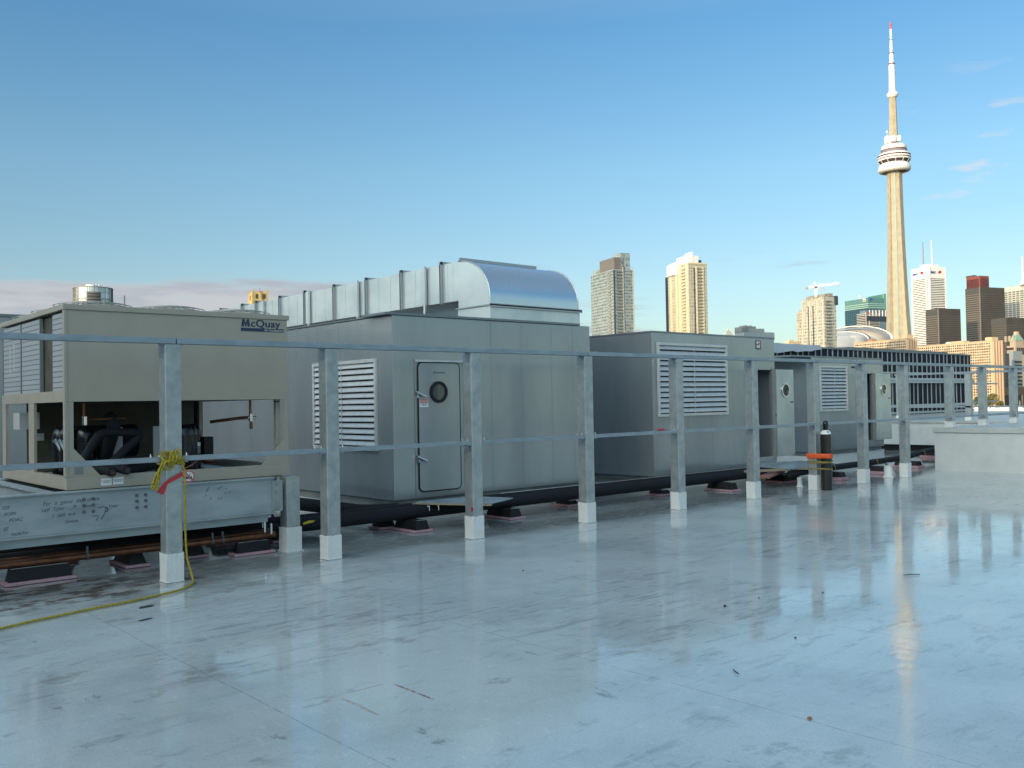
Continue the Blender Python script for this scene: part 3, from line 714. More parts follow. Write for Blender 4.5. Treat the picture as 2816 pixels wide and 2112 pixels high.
# ------------------------------------------------------------------ steel frame under the chiller
t = thing('steel_frame', 'galvanised steel beam frame with handwriting on its front beam, carrying the tan chiller', 'frame', (5.11, 9.82, 0))
W = .17
for i, (x, y) in enumerate(((5.108, 9.82), (-1.1, 9.82), (5.108, 12.45), (-1.1, 12.45))):
    c = obj('column', MB().box(x, x+W, y, y+W, 0, .872), 'galv', t, bevel=.006)
    obj('sleeve', MB().box(x-.012, x+W+.012, y-.012, y+W+.012, .0, .285).box(x-.03, x+W+.03, y-.03, y+W+.03, .0, .012), 'flashing', c)
def ibeam(mb, x0, x1, y, z0, z1, d=.11):
    mb.box(x0, x1, y, y+2*d, z1-.016, z1).box(x0, x1, y, y+2*d, z0, z0+.016).box(x0, x1, y+d-.006, y+d+.006, z0+.016, z1-.016)
    return mb
fb = obj('front_beam', MB().box(-1.0, 4.97, 9.86, 9.872, .478, .868).box(-1.0, 4.97, 9.83, 9.99, .870, .884).box(-1.0, 4.97, 9.82, 9.99, .462, .477), 'galv_beam', t, bevel=.002)
obj('lower_channel', MB().box(-1.0, 4.90, 9.89, 9.98, .372, .461), 'galv_beam', t)
obj('rear_beam', ibeam(MB(), -1.0, 5.1, 12.43, .47, .88), 'galv_beam', t)
for x in (2.50, 5.0):
    cb_ = MB().box(x, x+.14, 9.992, 12.42, .872, .886).box(x+.063, x+.075, 9.992, 12.42, .49, .871).box(x, x+.14, 9.992, 12.42, .474, .489)
    obj('cross_beam', cb_, 'galv_beam', t)
obj('bracing_strut', MB().box(3.3, 3.42, 9.99, 12.4, .40, .455), 'galv_skid', t) if False else None
pl = obj('splice_plate', MB().box(4.94, 5.07, 9.845, 9.857, .49, .845), 'galv', t, bevel=.002)
for z in (.80, .71, .62, .53): obj('bolt', MB().cyl((5.0, 9.844, z), (5.0, 9.832, z), .021, n=6), 'galv', t)
for x in (3.41, 3.50):
    for z in (.795, .735, .67): obj('bolt', MB().cyl((x, 9.859, z), (x, 9.848, z), .017, n=12), 'galv_dark', t)
for x in (2.885, 2.975):
    for z in (.795, .735, .67): obj('bolt', MB().cyl((x, 9.859, z), (x, 9.848, z), .017, n=12), 'galv_dark', t)
wr = [(2.50, .765, 'For  a  good  day  there', .052), (2.49, .705, 'call  Tyler     P      son', .050), (2.58, .64, '1  289  4-4', .046), (2.70, .575, 'Simma', .046), (3.12, .69, 'Tyler', .044),
      (2.14, .76, 'SEE', .045), (2.16, .70, 'ECEN', .04), (2.20, .635, 'PORC', .045), (2.15, .555, 'SE', .045), (2.22, .50, 'NORTH', .04)]
for x, z, s_, h in wr: text('handwriting', s_, h, (x, 9.8585, z), 'ink', fb, shear=.35, rot=(R(90), R(-1.5), 0), space=1.05)
sc = MB(); rs = random.Random(3)
for i in range(11):
    x = 4.05+rs.uniform(0, .38); z = .80-rs.uniform(0, .14); l = rs.uniform(.02, .055); a = rs.uniform(.7, 1.15)
    sc.tube([(x, 9.8585, z), (x+l*math.cos(a), 9.8585, z+l*math.sin(a)*.8)], .0028, 5)
sc.tube([(3.02, 9.8585, .70), (3.09, 9.8585, .705), (3.085, 9.8585, .64), (3.05, 9.8585, .58)], .004, 5, sub=3).tube([(3.10, 9.8585, .70), (3.12, 9.8585, .67), (3.10, 9.8585, .655)], .007, 5, sub=3).tube([(2.96, 9.8585, .62), (3.02, 9.8585, .62), (3.0, 9.8585, .57)], .003, 5, sub=3)
obj('marker_scribble', sc, 'ink', fb)

# ------------------------------------------------------------------ chiller
def chiller():
    x0, x1, y0, y1 = 2.745, 5.212, 9.95, 12.57
    t = thing('chiller', 'tan air cooled chiller with round fan guards on top and compressors in its open base', 'chiller', (x0, y0, .89))
    zt = 2.735
    bf = MB().box(x0, x1, y0, y0+.07, .892, 1.022).box(x0, x1, y1-.07, y1, .892, 1.022).box(x0, x0+.07, y0+.07, y1-.07, .892, 1.022).box(x1-.07, x1, y0+.07, y1-.07, .892, 1.022)
    b = obj('base_rail', bf, 'tan', t, bevel=.004)
    obj('base_pan', MB().box(x0+.071, x1-.071, y0+.071, y1-.071, .90, .935), 'galv_beam', t)
    fp = obj('front_panel', MB().box(x0+.02, x1-.005, y0+.0, y0+.025, 1.785, 2.721), 'tan', t, bevel=.003)
    obj('back_panel', MB().box(x0+.02, x1-.005, y1-.03, y1, 1.785, 2.70), 'tan', t)
    obj('top_cap', MB().box(x0-.02, x1+.015, y0-.015, y1+.01, 2.722, 2.778), 'tan', t, bevel=.004)
    obj('corner_post', MB().box(x0-.012, x0+.019, y0-.006, y0+.05, 1.023, 2.721), 'tan', t, bevel=.003)
    obj('side_band', MB().box(x0, x0+.03, y0+.051, y1-.001, 1.785, 1.90), 'tan', t)
    obj('side_band', MB().box(x1-.035, x1-.005, y0+.026, y1-.031, 1.785, 2.70), 'tan', t)
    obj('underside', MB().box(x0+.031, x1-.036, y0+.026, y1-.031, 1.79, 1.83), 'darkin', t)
    # coil end seen from the left: two finned coils, dark gap, finned strip
    obj('coil_panel', MB().box(x0+.012, x0+.03, 10.885, y1-.03, 1.901, 2.70), 'coil', t)
    obj('coil_panel', MB().box(x0+.012, x0+.03, y0+.051, 10.44, 1.901, 2.70), 'coil', t)
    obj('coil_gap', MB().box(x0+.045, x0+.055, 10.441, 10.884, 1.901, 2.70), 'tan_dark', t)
    for y in (10.875, 11.68, 12.54): obj('coil_channel', MB().box(x0+.0, x0+.035, y, y+.028, 1.901, 2.70), 'seam', t)
    for y, h in ((12.2, (2.15, 2.45)), (12.02, (2.18, 2.50))): obj('fin_scuff', MB().box(x0+.0105, x0+.0118, y, y+.03, h[0], h[1]), 'alu', t)
    # legs, gussets and braces of the open base
    def leg(xa, xb, ya, yb): obj('leg', MB().box(xa, xb, ya, yb, 1.023, 1.784), 'tan', t)
    obj('corner_leg', MB().prism([(x0+.02, 1.024), (x0+.33, 1.024), (x0+.075, 1.31), (x0+.075, 1.784), (x0+.02, 1.784)], 'y', y0+.002, y0+.022), 'tan', t)
    obj('leg_notch', MB().box(x0+.08, x0+.165, y0-.001, y0+.0015, 1.045, 1.13), 'seam', t)
    obj('corner_leg', MB().prism([(x1-.005, 1.024), (x1-.005, 1.784), (x1-.06, 1.784), (x1-.06, 1.31), (x1-.35, 1.024)], 'y', y0+.002, y0+.022), 'tan', t)
    leg(x1-.12, x1-.066, y0+.08, y0+.14)
    leg(x0+.0, x0+.03, 11.14, 11.36); leg(x0+.0, x0+.03, 12.40, 12.56)
    obj('leg', MB().box(4.475, 4.50, y0+.9, y0+1.0, .936, 1.784), 'rubber', t); obj('leg', MB().box(4.50, 4.545, y0+.9, y0+1.0, .936, 1.784), 'tan', t)
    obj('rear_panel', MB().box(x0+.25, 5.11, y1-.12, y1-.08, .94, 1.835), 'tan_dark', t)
    obj('control_box', MB().box(x0+.08, x0+.30, 12.1, 12.4, 1.48, 1.68), 'insul', t)
    obj('nameplate', MB().box(3.02, 3.18, y1-.125, y1-.121, 1.33, 1.42), 'white', t)
    obj('panel_strip', MB().box(3.40, 3.50, y0+.60, y0+.62, .94, 1.50), 'insul', t)
    obj('panel_strip', MB().box(3.84, 3.94, y0+.60, y0+.62, 1.15, 1.50), 'insul', t)
    # evaporator barrel with end plate
    ev = obj('evaporator_barrel', MB().cyl((3.05, y0+1.25, 1.33), (3.85, y0+1.25, 1.33), .19, n=36), 'black', t, smooth=True)
    obj('barrel_end', MB().lathe([(0, 0), (.25, 0), (.27, .02), (.25, .05), (0, .05)], (0, 0, 0), 36), 'blackgloss', ev, smooth=True).matrix_local = Matrix.Translation((3.0-x0, 1.25, 1.36-.89)) @ Matrix.Rotation(R(90), 4, 'Y')
    # compressors
    def comp(x, y, box_right=True, label=None, r=.098):
        m_ = MB().lathe([(r*.9, .0), (r, .02), (r, .36), (r*1.06, .365), (r*1.06, .385), (r*.98, .39), (r*.93, .45), (r*.75, .49), (r*.4, .512), (0, .518)], (x, y, 1.0), 28)
        c = obj('compressor', m_, 'blackgloss', t, smooth=True)
        obj('mounting_foot', MB().box(x-.11, x+.11, y-.11, y+.11, .936, .999), 'rubber', c)
        if label:
            obj('compressor_label', MB().lathe([(r+.001, .17), (r+.001, .255)], (x, y, 1.0), 10, R(225), R(310)), 'grey_skirt', c)
            obj('compressor_label', MB().lathe([(r+.001, .257), (r+.001, .30)], (x, y, 1.0), 10, R(225), R(265)), 'navy', c)
            obj('compressor_label', MB().lathe([(r+.001, .257), (r+.001, .30)], (x, y, 1.0), 10, R(265), R(310)), 'white', c)
        if box_right: obj('terminal_box', MB().box(x+r+.008, x+r+.125, y-.08, y+.06, 1.14, 1.36), 'rubber', c, bevel=.012)
        return c
    comp(4.17, y0+.42, False); comp(4.01, y0+.62, False); comp(4.30, y0+.62, True, True); comp(4.08, y0+.32, False)
    for x, y in ((2.98, .75), (3.12, .62), (2.98, 1.0)): comp(x, y0+y, False)
    # three capped stub valves catching the light by the left compressors
    for k in range(3):
        x = 2.80+.0*k; y = 10.70-.16*k
        obj('discharge_valve', MB().cyl((x+.05, y, 1.37), (x+.12, y-.02, 1.22), .018, n=10).cyl((x+.035, y, 1.39), (x+.06, y, 1.36), .025, n=10), 'chrome', t, smooth=True)
    # insulated suction pipes
    obj('insulated_pipe', MB().tube([(3.00, 10.32, 1.14), (3.12, 10.3, 1.36), (3.22, 10.3, 1.45), (3.42, 10.3, 1.45), (3.56, 10.3, 1.44), (3.58, 10.3, 1.39), (3.42, 10.28, 1.25), (3.22, 10.2, 1.08), (3.10, 10.1, 1.02)], .045, 12, sub=4), 'black', t, smooth=True)
    obj('insulated_pipe', MB().tube([(3.55, 10.55, 1.02), (3.95, 10.5, 1.10), (4.15, 10.45, 1.22)], .058, 12, sub=4), 'black', t, smooth=True)
    obj('insulated_pipe', MB().tube([(3.30, 10.7, 1.0), (3.34, 10.35, 1.5), (3.30, 10.4, 1.62)], .07, 12, sub=4), 'black', t, smooth=True)
    for x, z in ((3.175, 1.052), (3.325, 1.062)):
        p = obj('insulated_pipe', MB().cyl((x-.10, y0+.45, z+.05), (x, y0-.06, z), .047, n=18), 'black', t, smooth=True)
        obj('pipe_end', MB().cyl((x+.0005, y0-.0605, z), (x+.001, y0-.065, z), .030, n=18), 'copper_end', p)
    cp = MB().tube([(3.05, 10.3, 1.60), (3.45, 10.3, 1.605)], .012, 8); obj('copper_line', cp, 'copper', t)
    obj('copper_line', MB().tube([(3.02, 10.3, 1.56), (3.02, 10.3, 1.77)], .014, 8), 'copper', t)
    v = obj('valve', MB().cyl((3.03, 10.3, 1.54), (3.03, 10.3, 1.63), .026, n=12), 'chrome', t, smooth=True)
    obj('copper_line', MB().tube([(4.53, 10.6, 1.53), (4.80, 10.35, 1.572), (4.87, 10.3, 1.575), (4.90, 10.28, 1.575)], .019, 8), 'copper', t, smooth=True)
    obj('copper_line', MB().tube([(4.895, 10.28, 1.50), (4.89, 10.28, 1.60), (4.885, 10.28, 1.784)], .016, 8), 'copper', t, smooth=True)
    obj('copper_line', MB().tube([(4.895, 10.28, 1.44), (4.895, 10.28, 1.505)], .019, 8), 'copper', t, smooth=True)
    obj('valve', MB().cyl((4.893, 10.28, 1.53), (4.89, 10.28, 1.62), .024, n=12).cyl((4.85, 10.28, 1.575), (4.96, 10.28, 1.575), .016, n=10), 'chrome', t, smooth=True)
    obj('copper_line', MB().tube([(4.0, 10.2, 1.0), (4.12, 10.15, 1.06), (4.2, 10.15, 1.12)], .010, 8), 'copper', t)
    obj('oil_pan', MB().lathe([(0, 0), (.09, 0), (.12, .03), (.12, .04)], (4.42, 10.35, 1.06), 24), 'copper', t)
    obj('cable', MB().tube([(4.47, 10.57, 1.14), (4.45, 10.5, 1.09), (4.42, 10.4, 1.07)], .006, 6), 'rubber', t)
    obj('hook', MB().tube([(5.035, y0+.02, 1.784), (5.03, y0-.005, 1.76), (5.05, y0-.01, 1.755), (5.09, y0-.005, 1.76)], .007, 6), 'rubber', t)
    # fans
    def fan(cx_, cy_):
        f = obj('fan_ring', MB().lathe([(.385, .0), (.385, .022), (.375, .022), (.375, .0)], (cx_, cy_, 2.776), 36), 'tan', t, smooth=True)
        g = MB()
        for r, z in ((.39, .040), (.33, .056), (.27, .066), (.21, .072), (.15, .076), (.08, .078)):
            g.tube([(cx_+r*math.cos(2*math.pi*i/28), cy_+r*math.sin(2*math.pi*i/28), 2.776+z) for i in range(28)], .0045, 5, closed=True)
        for k in range(8):
            a = 2*math.pi*k/8; g.tube([(cx_+r*math.cos(a), cy_+r*math.sin(a), 2.776+z) for r, z in ((.39, .01), (.385, .042), (.3, .062), (.15, .076), (.05, .079))], .0045, 5)
        obj('fan_guard', g, 'guard', f, smooth=True)
        bl = MB()
        for k in range(4):
            a = 2*math.pi*k/4+.4; c, s_ = math.cos(a), math.sin(a)
            bl.add([(cx_+.05*c, cy_+.05*s_, 2.786), (cx_+.36*c-.09*s_, cy_+.36*s_+.09*c, 2.782), (cx_+.36*c+.10*s_, cy_+.36*s_-.10*c, 2.80), (cx_+.05*c+.03*s_, cy_+.05*s_-.03*c, 2.795)], [(0, 1, 2, 3)])
        bl.cyl((cx_, cy_, 2.779), (cx_, cy_, 2.81), .06, n=16)
        obj('fan_blades', bl, 'black', f)
    for cx_ in (3.16, 3.98, 4.79):
        for cy_ in (10.42, 11.28, 12.13): fan(cx_, cy_)
    # writing
    L1 = obj('logo_bar', MB().box(4.626, 5.160, y0-.003, y0-.001, 2.574, 2.612), 'navy', fp)
    Mp = [(0, 0), (.030, 0), (.034, .046), (.047, 0), (.060, 0), (.072, .046), (.076, 0), (.106, 0), (.096, .086), (.068, .086), (.053, .038), (.039, .086), (.011, .086)]
    obj('logo_letter', MB().prism([(4.632+a, 2.626+b_) for a, b_ in Mp], 'y', y0-.003, y0-.001), 'navy', fp)
    text('logo', 'cQuay', .118, (4.742, y0-.0018, 2.628), 'navy', fp, bold=.0004, sx=1.16, space=1.04, smear=((.0025, 0), (.005, 0), (.0012, .0025), (.004, .0025), (.0065, .001)))
    text('logo_text', 'Air Conditioning', .034, (5.153, y0-.0036, 2.582), 'whitetan', L1, bold=.0006, align='RIGHT', sx=1.02)
    for i, x in enumerate((3.08, 3.20)):
        s_ = obj('sticker', MB().box(x, x+.105, y0-.003, y0-.001, .915+i*.004, .988+i*.004), 'white', b)
        text('sticker_text', ('EVAPORATOR\nWATER IN' if i == 0 else 'EVAPORATOR\nWATER OUT'), .015, (x+.0525, y0-.0036, .957+i*.004), 'print', s_, align='CENTER')
    s_ = obj('warning_sticker', MB().cyl((4.00, y0-.001, .951), (4.00, y0-.003, .951), .066, n=32), 'white', b)
    obj('warning_ring', ring(MB(), (4.00, y0-.003, .951), 'y', .054, .064, -.002, 0, 32), 'red', s_)
    obj('forklift_symbol', MB().box(3.965, 4.0, y0-.0044, y0-.0031, .925, .945).box(3.972, 3.978, y0-.0044, y0-.0031, .945, .975).box(3.99, 3.996, y0-.0044, y0-.0031, .945, .972).box(4.008, 4.013, y0-.0044, y0-.0031, .918, .982).box(4.013, 4.04, y0-.0044, y0-.0031, .920, .926).box(4.02, 4.036, y0-.0044, y0-.0031, .930, .95), 'print', s_)
    obj('warning_slash', MB().prism([(3.957, .995), (4.037, .903), (4.045, .910), (3.965, 1.002)], 'y', y0-.0056, y0-.0046), 'red', s_)
chiller()

# ------------------------------------------------------------------ pipes and supports
def support(name, label, xa, xb, ya, yb, pads=1, h=.12):
    t = thing('pipe_support', label, 'pipe support', (xa, ya, 0), group='black rubber pipe supports on pink foam pads')
    z = .004
    for k in range(pads):
        e_ = .015*(1 if k == 0 else .8)
        obj('foam_pad', MB().box(xa-.02-e_, xb+.02+e_, ya-.02-e_, yb+.02+e_, z, z+.028), 'pink', t, bevel=.003); z += .031
    i = .035 if xb-xa < yb-ya else .02; j = .035 if xb-xa >= yb-ya else .02
    obj('rubber_block', MB().hexa([(xa, ya, z), (xb, ya, z), (xb, yb, z), (xa, yb, z), (xa+i, ya+j, z+h), (xb-i, ya+j, z+h), (xb-i, yb-j, z+h), (xa+i, yb-j, z+h)]), 'rubber', t, bevel=.005)
    if xb-xa >= yb-ya or True:
        obj('steel_strip', MB().box(xa+i+.01, xb-i-.01, ya+j+.005, ya+j+.03, z+h+.001, z+h+.004), 'chrome', t)
SUP = [
 ('long rubber pipe support nearest the left edge of the picture', 2.22, 2.80, 9.97, 10.12, 1, .12),
 ('rubber pipe support half hidden under the copper pipes at the left', 2.70, 3.12, 11.0, 11.2, 1, .10),
 ('rubber pipe support end on, left of the roped post', 3.41, 3.60, 10.13, 10.62, 1, .11),
 ('rubber pipe support right behind the hanging yellow rope', 4.10, 4.30, 10.25, 10.75, 1, .12),
 ('rubber pipe support in shadow under the chiller, behind the one by its column', 4.72, 5.20, 10.88, 11.1, 1, .10),
 ('short rubber pipe support in front of the steel column of the chiller frame', 4.56, 4.985, 9.97, 10.10, 1, .11),
 ('rubber pipe support tucked behind the steel column of the chiller frame', 5.34, 5.55, 10.6, 11.0, 1, .10),
 ('rubber pipe support at the back of the pair below the closed door corner', 6.92, 7.15, 10.62, 10.85, 1, .09),
 ('rubber pipe support in front of the pair below the closed door corner', 7.05, 7.28, 9.99, 10.5, 1, .12),
 ('rubber pipe support just right of the post by the closed door', 8.76, 8.99, 10.05, 10.6, 1, .12),
 ('rubber pipe support left of the fourth railing post', 10.48, 10.70, 10.58, 10.9, 1, .06),
 ('rubber pipe support before the corner of the middle unit', 12.70, 12.95, 10.5, 10.8, 1, .06),
 ('rubber pipe support below the louvre of the middle unit', 14.07, 14.28, 10.0, 10.55, 1, .12),
 ('wide rubber pipe support under the board at the open door', 16.15, 16.75, 10.22, 10.65, 1, .12),
 ('rubber pipe support on stacked pads beside the gas cylinder', 17.25, 17.50, 9.63, 10.2, 2, .10),
 ('rubber pipe support on stacked pads between two posts right of the cylinder', 19.13, 19.40, 9.67, 10.25, 2, .10),
 ('rubber pipe support on stacked pads close to the white box', 21.10, 21.38, 9.85, 10.4, 2, .10),
 ('farthest rubber pipe support, peeking out left of the white box', 24.9, 25.2, 11.1, 11.5, 2, .10),
]
for a in SUP: support('', a[0], *a[1:])
t = thing('insulated_pipework', 'thick black insulated pipe run along the foot of the grey units', 'pipe', (5.6, 10.25, .2))
obj('pipe', MB().tube([(5.45, 10.30, .235), (9, 10.31, .235), (13, 10.34, .235), (16.1, 10.40, .235)], .088, 16), 'black', t, smooth=True)
obj('pipe', MB().tube([(5.45, 10.55, .25), (9, 10.56, .25), (13, 10.6, .25), (16.0, 10.62, .25)], .080, 16), 'black', t, smooth=True)
obj('branch_pipe', MB().tube([(6.35, 14.0, .27), (6.55, 12.2, .27), (6.68, 11.2, .26), (6.75, 10.85, .25), (6.95, 10.68, .25), (7.2, 10.62, .25)], .095, 16, sub=4), 'black', t, smooth=True)
obj('gas_line', MB().tube([(9.15, 10.72, .305), (12.0, 10.76, .30), (16.2, 10.8, .30)], .013, 8), 'alu', t)
for x, y, z in ((7.55, 10.22, .30), (7.38, 10.2, .31), (9.25, 10.66, .29), (13.25, 10.7, .31), (13.5, 10.6, .28), (14.9, 10.6, .29)):
    v = MB().cyl((x, y-.03, z), (x, y-.06, z-.0), .011, n=8).box(x-.006, x+.006, y-.07, y-.06, z-.055, z+.012)
    obj('drain_valve', v, 'chrome', t)
obj('valve_handle', MB().box(9.30, 9.42, 10.58, 10.60, .265, .29), 'yellow', t)
obj('valve_handle', MB().prism([(5.52, .245), (5.66, .265), (5.68, .285), (5.60, .29), (5.52, .27)], 'y', 10.195, 10.205), 'yellow', t)
t = thing('insulated_pipework', 'thin black pipe on stacked pads running to the right behind the last posts', 'pipe', (17, 10, .2))
obj('pipe', MB().tube([(15.6, 9.75, .235), (17.4, 9.95, .235), (19.3, 10.05, .235), (21.3, 10.25, .24), (23.2, 10.75, .24), (25.6, 11.25, .25), (27.4, 11.6, .25)], .066, 14, sub=3), 'black', t, smooth=True)
for x, y in ((17.42, 9.9), (19.4, 10.0), (21.35, 10.2), (23.1, 10.65)):
    obj('wire_tie', MB().tube([(x, y-.05, .31), (x+.01, y-.075, .24), (x+.015, y-.08, .19)], .004, 5), 'yellow', t)
t = thing('copper_pipework', 'brown copper pipes running under the galvanised beam at the left', 'pipe', (0, 10, .2))
for y, z, r, m_ in ((10.02, .20, .036, 'copper'), (10.17, .215, .036, 'copper'), (10.36, .22, .055, 'black'), (10.62, .25, .075, 'black'), (10.9, .25, .085, 'black')):
    obj('pipe', MB().tube([(-1.5, y, z), (2.5, y, z), (5.05 if r < .04 else 5.46, y, z)], r, 14), m_, t, smooth=True)
objs('pipe_coupling', MB().cyl((4.62, 10.02, .20), (4.72, 10.02, .20), .042, n=14).cyl((4.80, 10.02, .20), (4.86, 10.02, .20), .042, n=14), 'copper', t, smooth=True)
vv = MB().cyl((4.93, 10.03, .22), (4.93, 10.03, .42), .018, n=10).cyl((4.84, 9.99, .395), (4.98, 9.99, .43), .026, n=12).box(4.86, 4.875, 9.95, 9.96, .30, .37).box(4.955, 4.975, 9.93, 9.945, .22, .34)
obj('stop_valve', vv, 'chrome', t, smooth=True)
for x in (2.95, 4.28, 4.4): obj('pipe_clamp', MB().cyl((x, 10.02, .20), (x+.02, 10.02, .20), .043, n=14).box(x, x+.02, 10.01, 10.03, .24, .30), 'galv_dark', t)
# bundle of brown pipes under the board at the open door
t = thing('pipe_bundle', 'reddish brown pipes lying under the board at the open door', 'pipe', (15.4, 9.8, .2))
for k in range(3): obj('pipe', MB().tube([(14.95, 9.80+.07*k, .22), (15.9, 10.1+.07*k, .25), (16.7, 10.45+.07*k, .28)], .035, 10), 'red_pipe', t, smooth=True)
# boards
b = obj('plywood_board', MB().hexa([(7.36, 10.40, .345), (7.93, 9.47, .345), (8.55, 9.75, .345), (8.30, 10.42, .345), (7.36, 10.40, .360), (7.93, 9.47, .360), (8.55, 9.75, .360), (8.30, 10.42, .360)]), 'wetply', None)
b.location = (0, 0, 0); tag(b, 'grey painted board lying on the black pipes before the closed door', 'board')
b = obj('timber_plank', MB().hexa([(7.30, 10.42, .328), (7.86, 9.42, .328), (7.93, 9.46, .328), (7.37, 10.44, .328), (7.30, 10.42, .343), (7.86, 9.42, .343), (7.93, 9.46, .343), (7.37, 10.44, .343)]), 'plywood', None)
tag(b, 'narrow weathered timber plank under the left edge of the grey board', 'plank')
b = obj('plywood_board', MB().hexa([(15.75, 10.82, .33), (15.55, 9.68, .33), (17.3, 9.75, .33), (17.6, 10.75, .33), (15.75, 10.82, .345), (15.55, 9.68, .345), (17.3, 9.75, .345), (17.6, 10.75, .345)]), 'wetply', None)
tag(b, 'wet blue grey board laid as a walkway at the open door of the middle unit', 'board')
b = obj('timber_plank', MB().box(0, 2.0, -.05, .05, 0, .04), 'plywood', None); b.location = (14.75, 10.15, .30); b.rotation_euler = (0, 0, R(-19))
tag(b, 'long bare timber plank crossing the pipes left of the gas cylinder', 'plank')
b = obj('plastic_jug', MB().box(16.9, 17.15, 10.45, 10.65, .3455, .42), 'jug', None) if False else None
# vent stubs
for i, (x, y, r, h, lb) in enumerate(((15.62, 9.55, .05, .17, 'small white roof vent stub left of the post with the cylinder'), (18.55, 9.27, .085, .24, 'white roof vent stub with metal cap beside the penultimate low post'))):
    t = thing('roof_vent', lb, 'roof vent', (x, y, 0), group='white vent stubs in the roof')
    obj('sleeve', MB().lathe([(r*1.35, 0.003), (r*1.1, .02), (r, .05), (r*.96, h), (r*1.05, h+.008), (r*.8, h+.012)], (x, y, 0), 20), 'flashing', t, smooth=True)
    if i: obj('cap', MB().lathe([(.05, h+.013), (.05, h+.05), (.035, h+.065), (0, h+.07)], (x, y, 0), 16), 'chrome', t, smooth=True)

# ------------------------------------------------------------------ gas cylinder strapped to the post
cx_, cy_ = 15.375, 8.845; r = .098
t = thing('gas_cylinder', 'tall black gas cylinder with white collar strapped upright to a railing post', 'gas cylinder', (cx_, cy_, 0))
obj('body', MB().lathe([(r*.93, .003), (r, .02), (r, .985), (r*.97, 1.02)], (cx_, cy_, 0), 32), 'cylpaint', t, smooth=True)
obj('collar', MB().lathe([(r*.975, 1.0205), (r*.90, 1.055), (r*.62, 1.085), (r*.42, 1.095)], (cx_, cy_, 0), 32), 'white', t, smooth=True)
obj('collar_label', MB().lathe([(r*.80, 1.072), (r*.92, 1.052)], (cx_, cy_, 0), 4, R(222), R(250)), 'print', t)
obj('cap', MB().lathe([(r*.46, 1.096), (r*.50, 1.11), (r*.46, 1.14), (r*.52, 1.17), (r*.52, 1.21), (r*.44, 1.245), (r*.22, 1.263), (0, 1.267)], (cx_, cy_, 0), 24), 'blackgloss', t, smooth=True)
def wrap(z0, z1, tilt, off):
    """closed loop round cylinder and post"""
    pts = []
    ppx0, ppx1, ppy1 = 15.241-.008-off, 15.406+.008+off, 9.135+.01+off
    for k in range(13):
        a = R(215+k*155/12); pts.append((cx_+(r+.006+off)*math.cos(a), cy_+(r+.006+off)*math.sin(a)))
    pts += [(ppx1+.03, cy_+.12), (ppx1, ppy1), (ppx0, ppy1), (ppx0, 8.965)]
    n = len(pts); return [(x, y, z0+tilt*(x-cx_)) for x, y in pts]
def band(z0, z1, m_, tilt=0, off=0, name='strap', label='', ragged=0):
    p = wrap(z0, z1, tilt, off); n = len(p); vs = []
    q = random.Random(int(z0*1000))
    for x, y, z in p: vs += [(x, y, z-q.uniform(0, ragged)), (x, y, z+(z1-z0)+q.uniform(-ragged, ragged)), ((x-15.33)*1.03+15.33, (y-8.98)*1.03+8.98, z+(z1-z0)), ((x-15.33)*1.03+15.33, (y-8.98)*1.03+8.98, z)]
    o = obj(name, MB().add(vs, [(4*i+a, 4*((i+1) % n)+a, 4*((i+1) % n)+(a+1) % 4, 4*i+(a+1) % 4) for i in range(n) for a in range(4)]), m_, None, smooth=True)
    tag(o, label, name.split('_')[-1]); return o
band(.585, .665, 'orange', 0, .004, 'orange_strap', 'wide bright orange strap holding the gas cylinder to its post', .008)
band(.515, .532, 'olive', .18, .0, 'cylinder_strap', 'upper narrow olive strap round the gas cylinder, just below the orange one')
band(.49, .506, 'olive', -.22, .002, 'cylinder_strap', 'crossing olive strap slanting down to the left between the two others')
band(.375, .395, 'olive', -.08, .0, 'cylinder_strap', 'lowest narrow olive strap round the gas cylinder')

# ------------------------------------------------------------------ yellow rope tied round the second visible post
t = thing('yellow_rope', 'frayed yellow rope knotted round a post and trailing over the roof to the left', 'rope', (3.5, 8.95, 0))
q = random.Random(11)
main = [(3.53, 8.955, 1.19), (3.555, 8.945, 1.05), (3.558, 8.95, .8), (3.562, 8.955, .5), (3.572, 8.95, .25), (3.60, 8.93, .10), (3.60, 8.88, .03), (3.55, 8.75, .018), (3.44, 8.60, .016), (3.281, 8.47, .016), (3.05, 8.39, .016), (2.769, 8.305, .016), (2.5, 8.26, .016), (2.226, 8.188, .016), (1.95, 8.11, .016), (1.728, 8.033, .016), (1.3, 7.9, .016)]
obj('trailing_end', MB().tube(main, .0108, 8, sub=8), 'rope', t, smooth=True)
kn = MB()
for k in range(9):
    c = Vector((3.40+q.uniform(-.02, .09), 8.945, 1.20+q.uniform(-.05, .05))); rr = q.uniform(.03, .055); ax = q.uniform(0, 3.1)
    pts = []
    for i in range(9):
        a = 2*math.pi*i/9; pts.append(c+Vector((rr*math.cos(a)*math.cos(ax)*1.25, -.012-.018*math.sin(a*1+k), rr*math.sin(a))))
    kn.tube(pts, .0115, 7, closed=True, sub=3)
obj('knot', kn, 'rope', t, smooth=True)
lp = MB()
for z in (1.215, 1.185, 1.16):
    lp.tube([(3.375, 8.955, z), (3.46, 8.952, z+.015*math.sin(z*40)), (3.555, 8.955, z-.01), (3.56, 9.05, z), (3.555, 9.148, z), (3.46, 9.152, z), (3.37, 9.148, z), (3.366, 9.05, z)], .0115, 7, closed=True, sub=4)
obj('loops', lp, 'rope', t, smooth=True)
fr = MB()
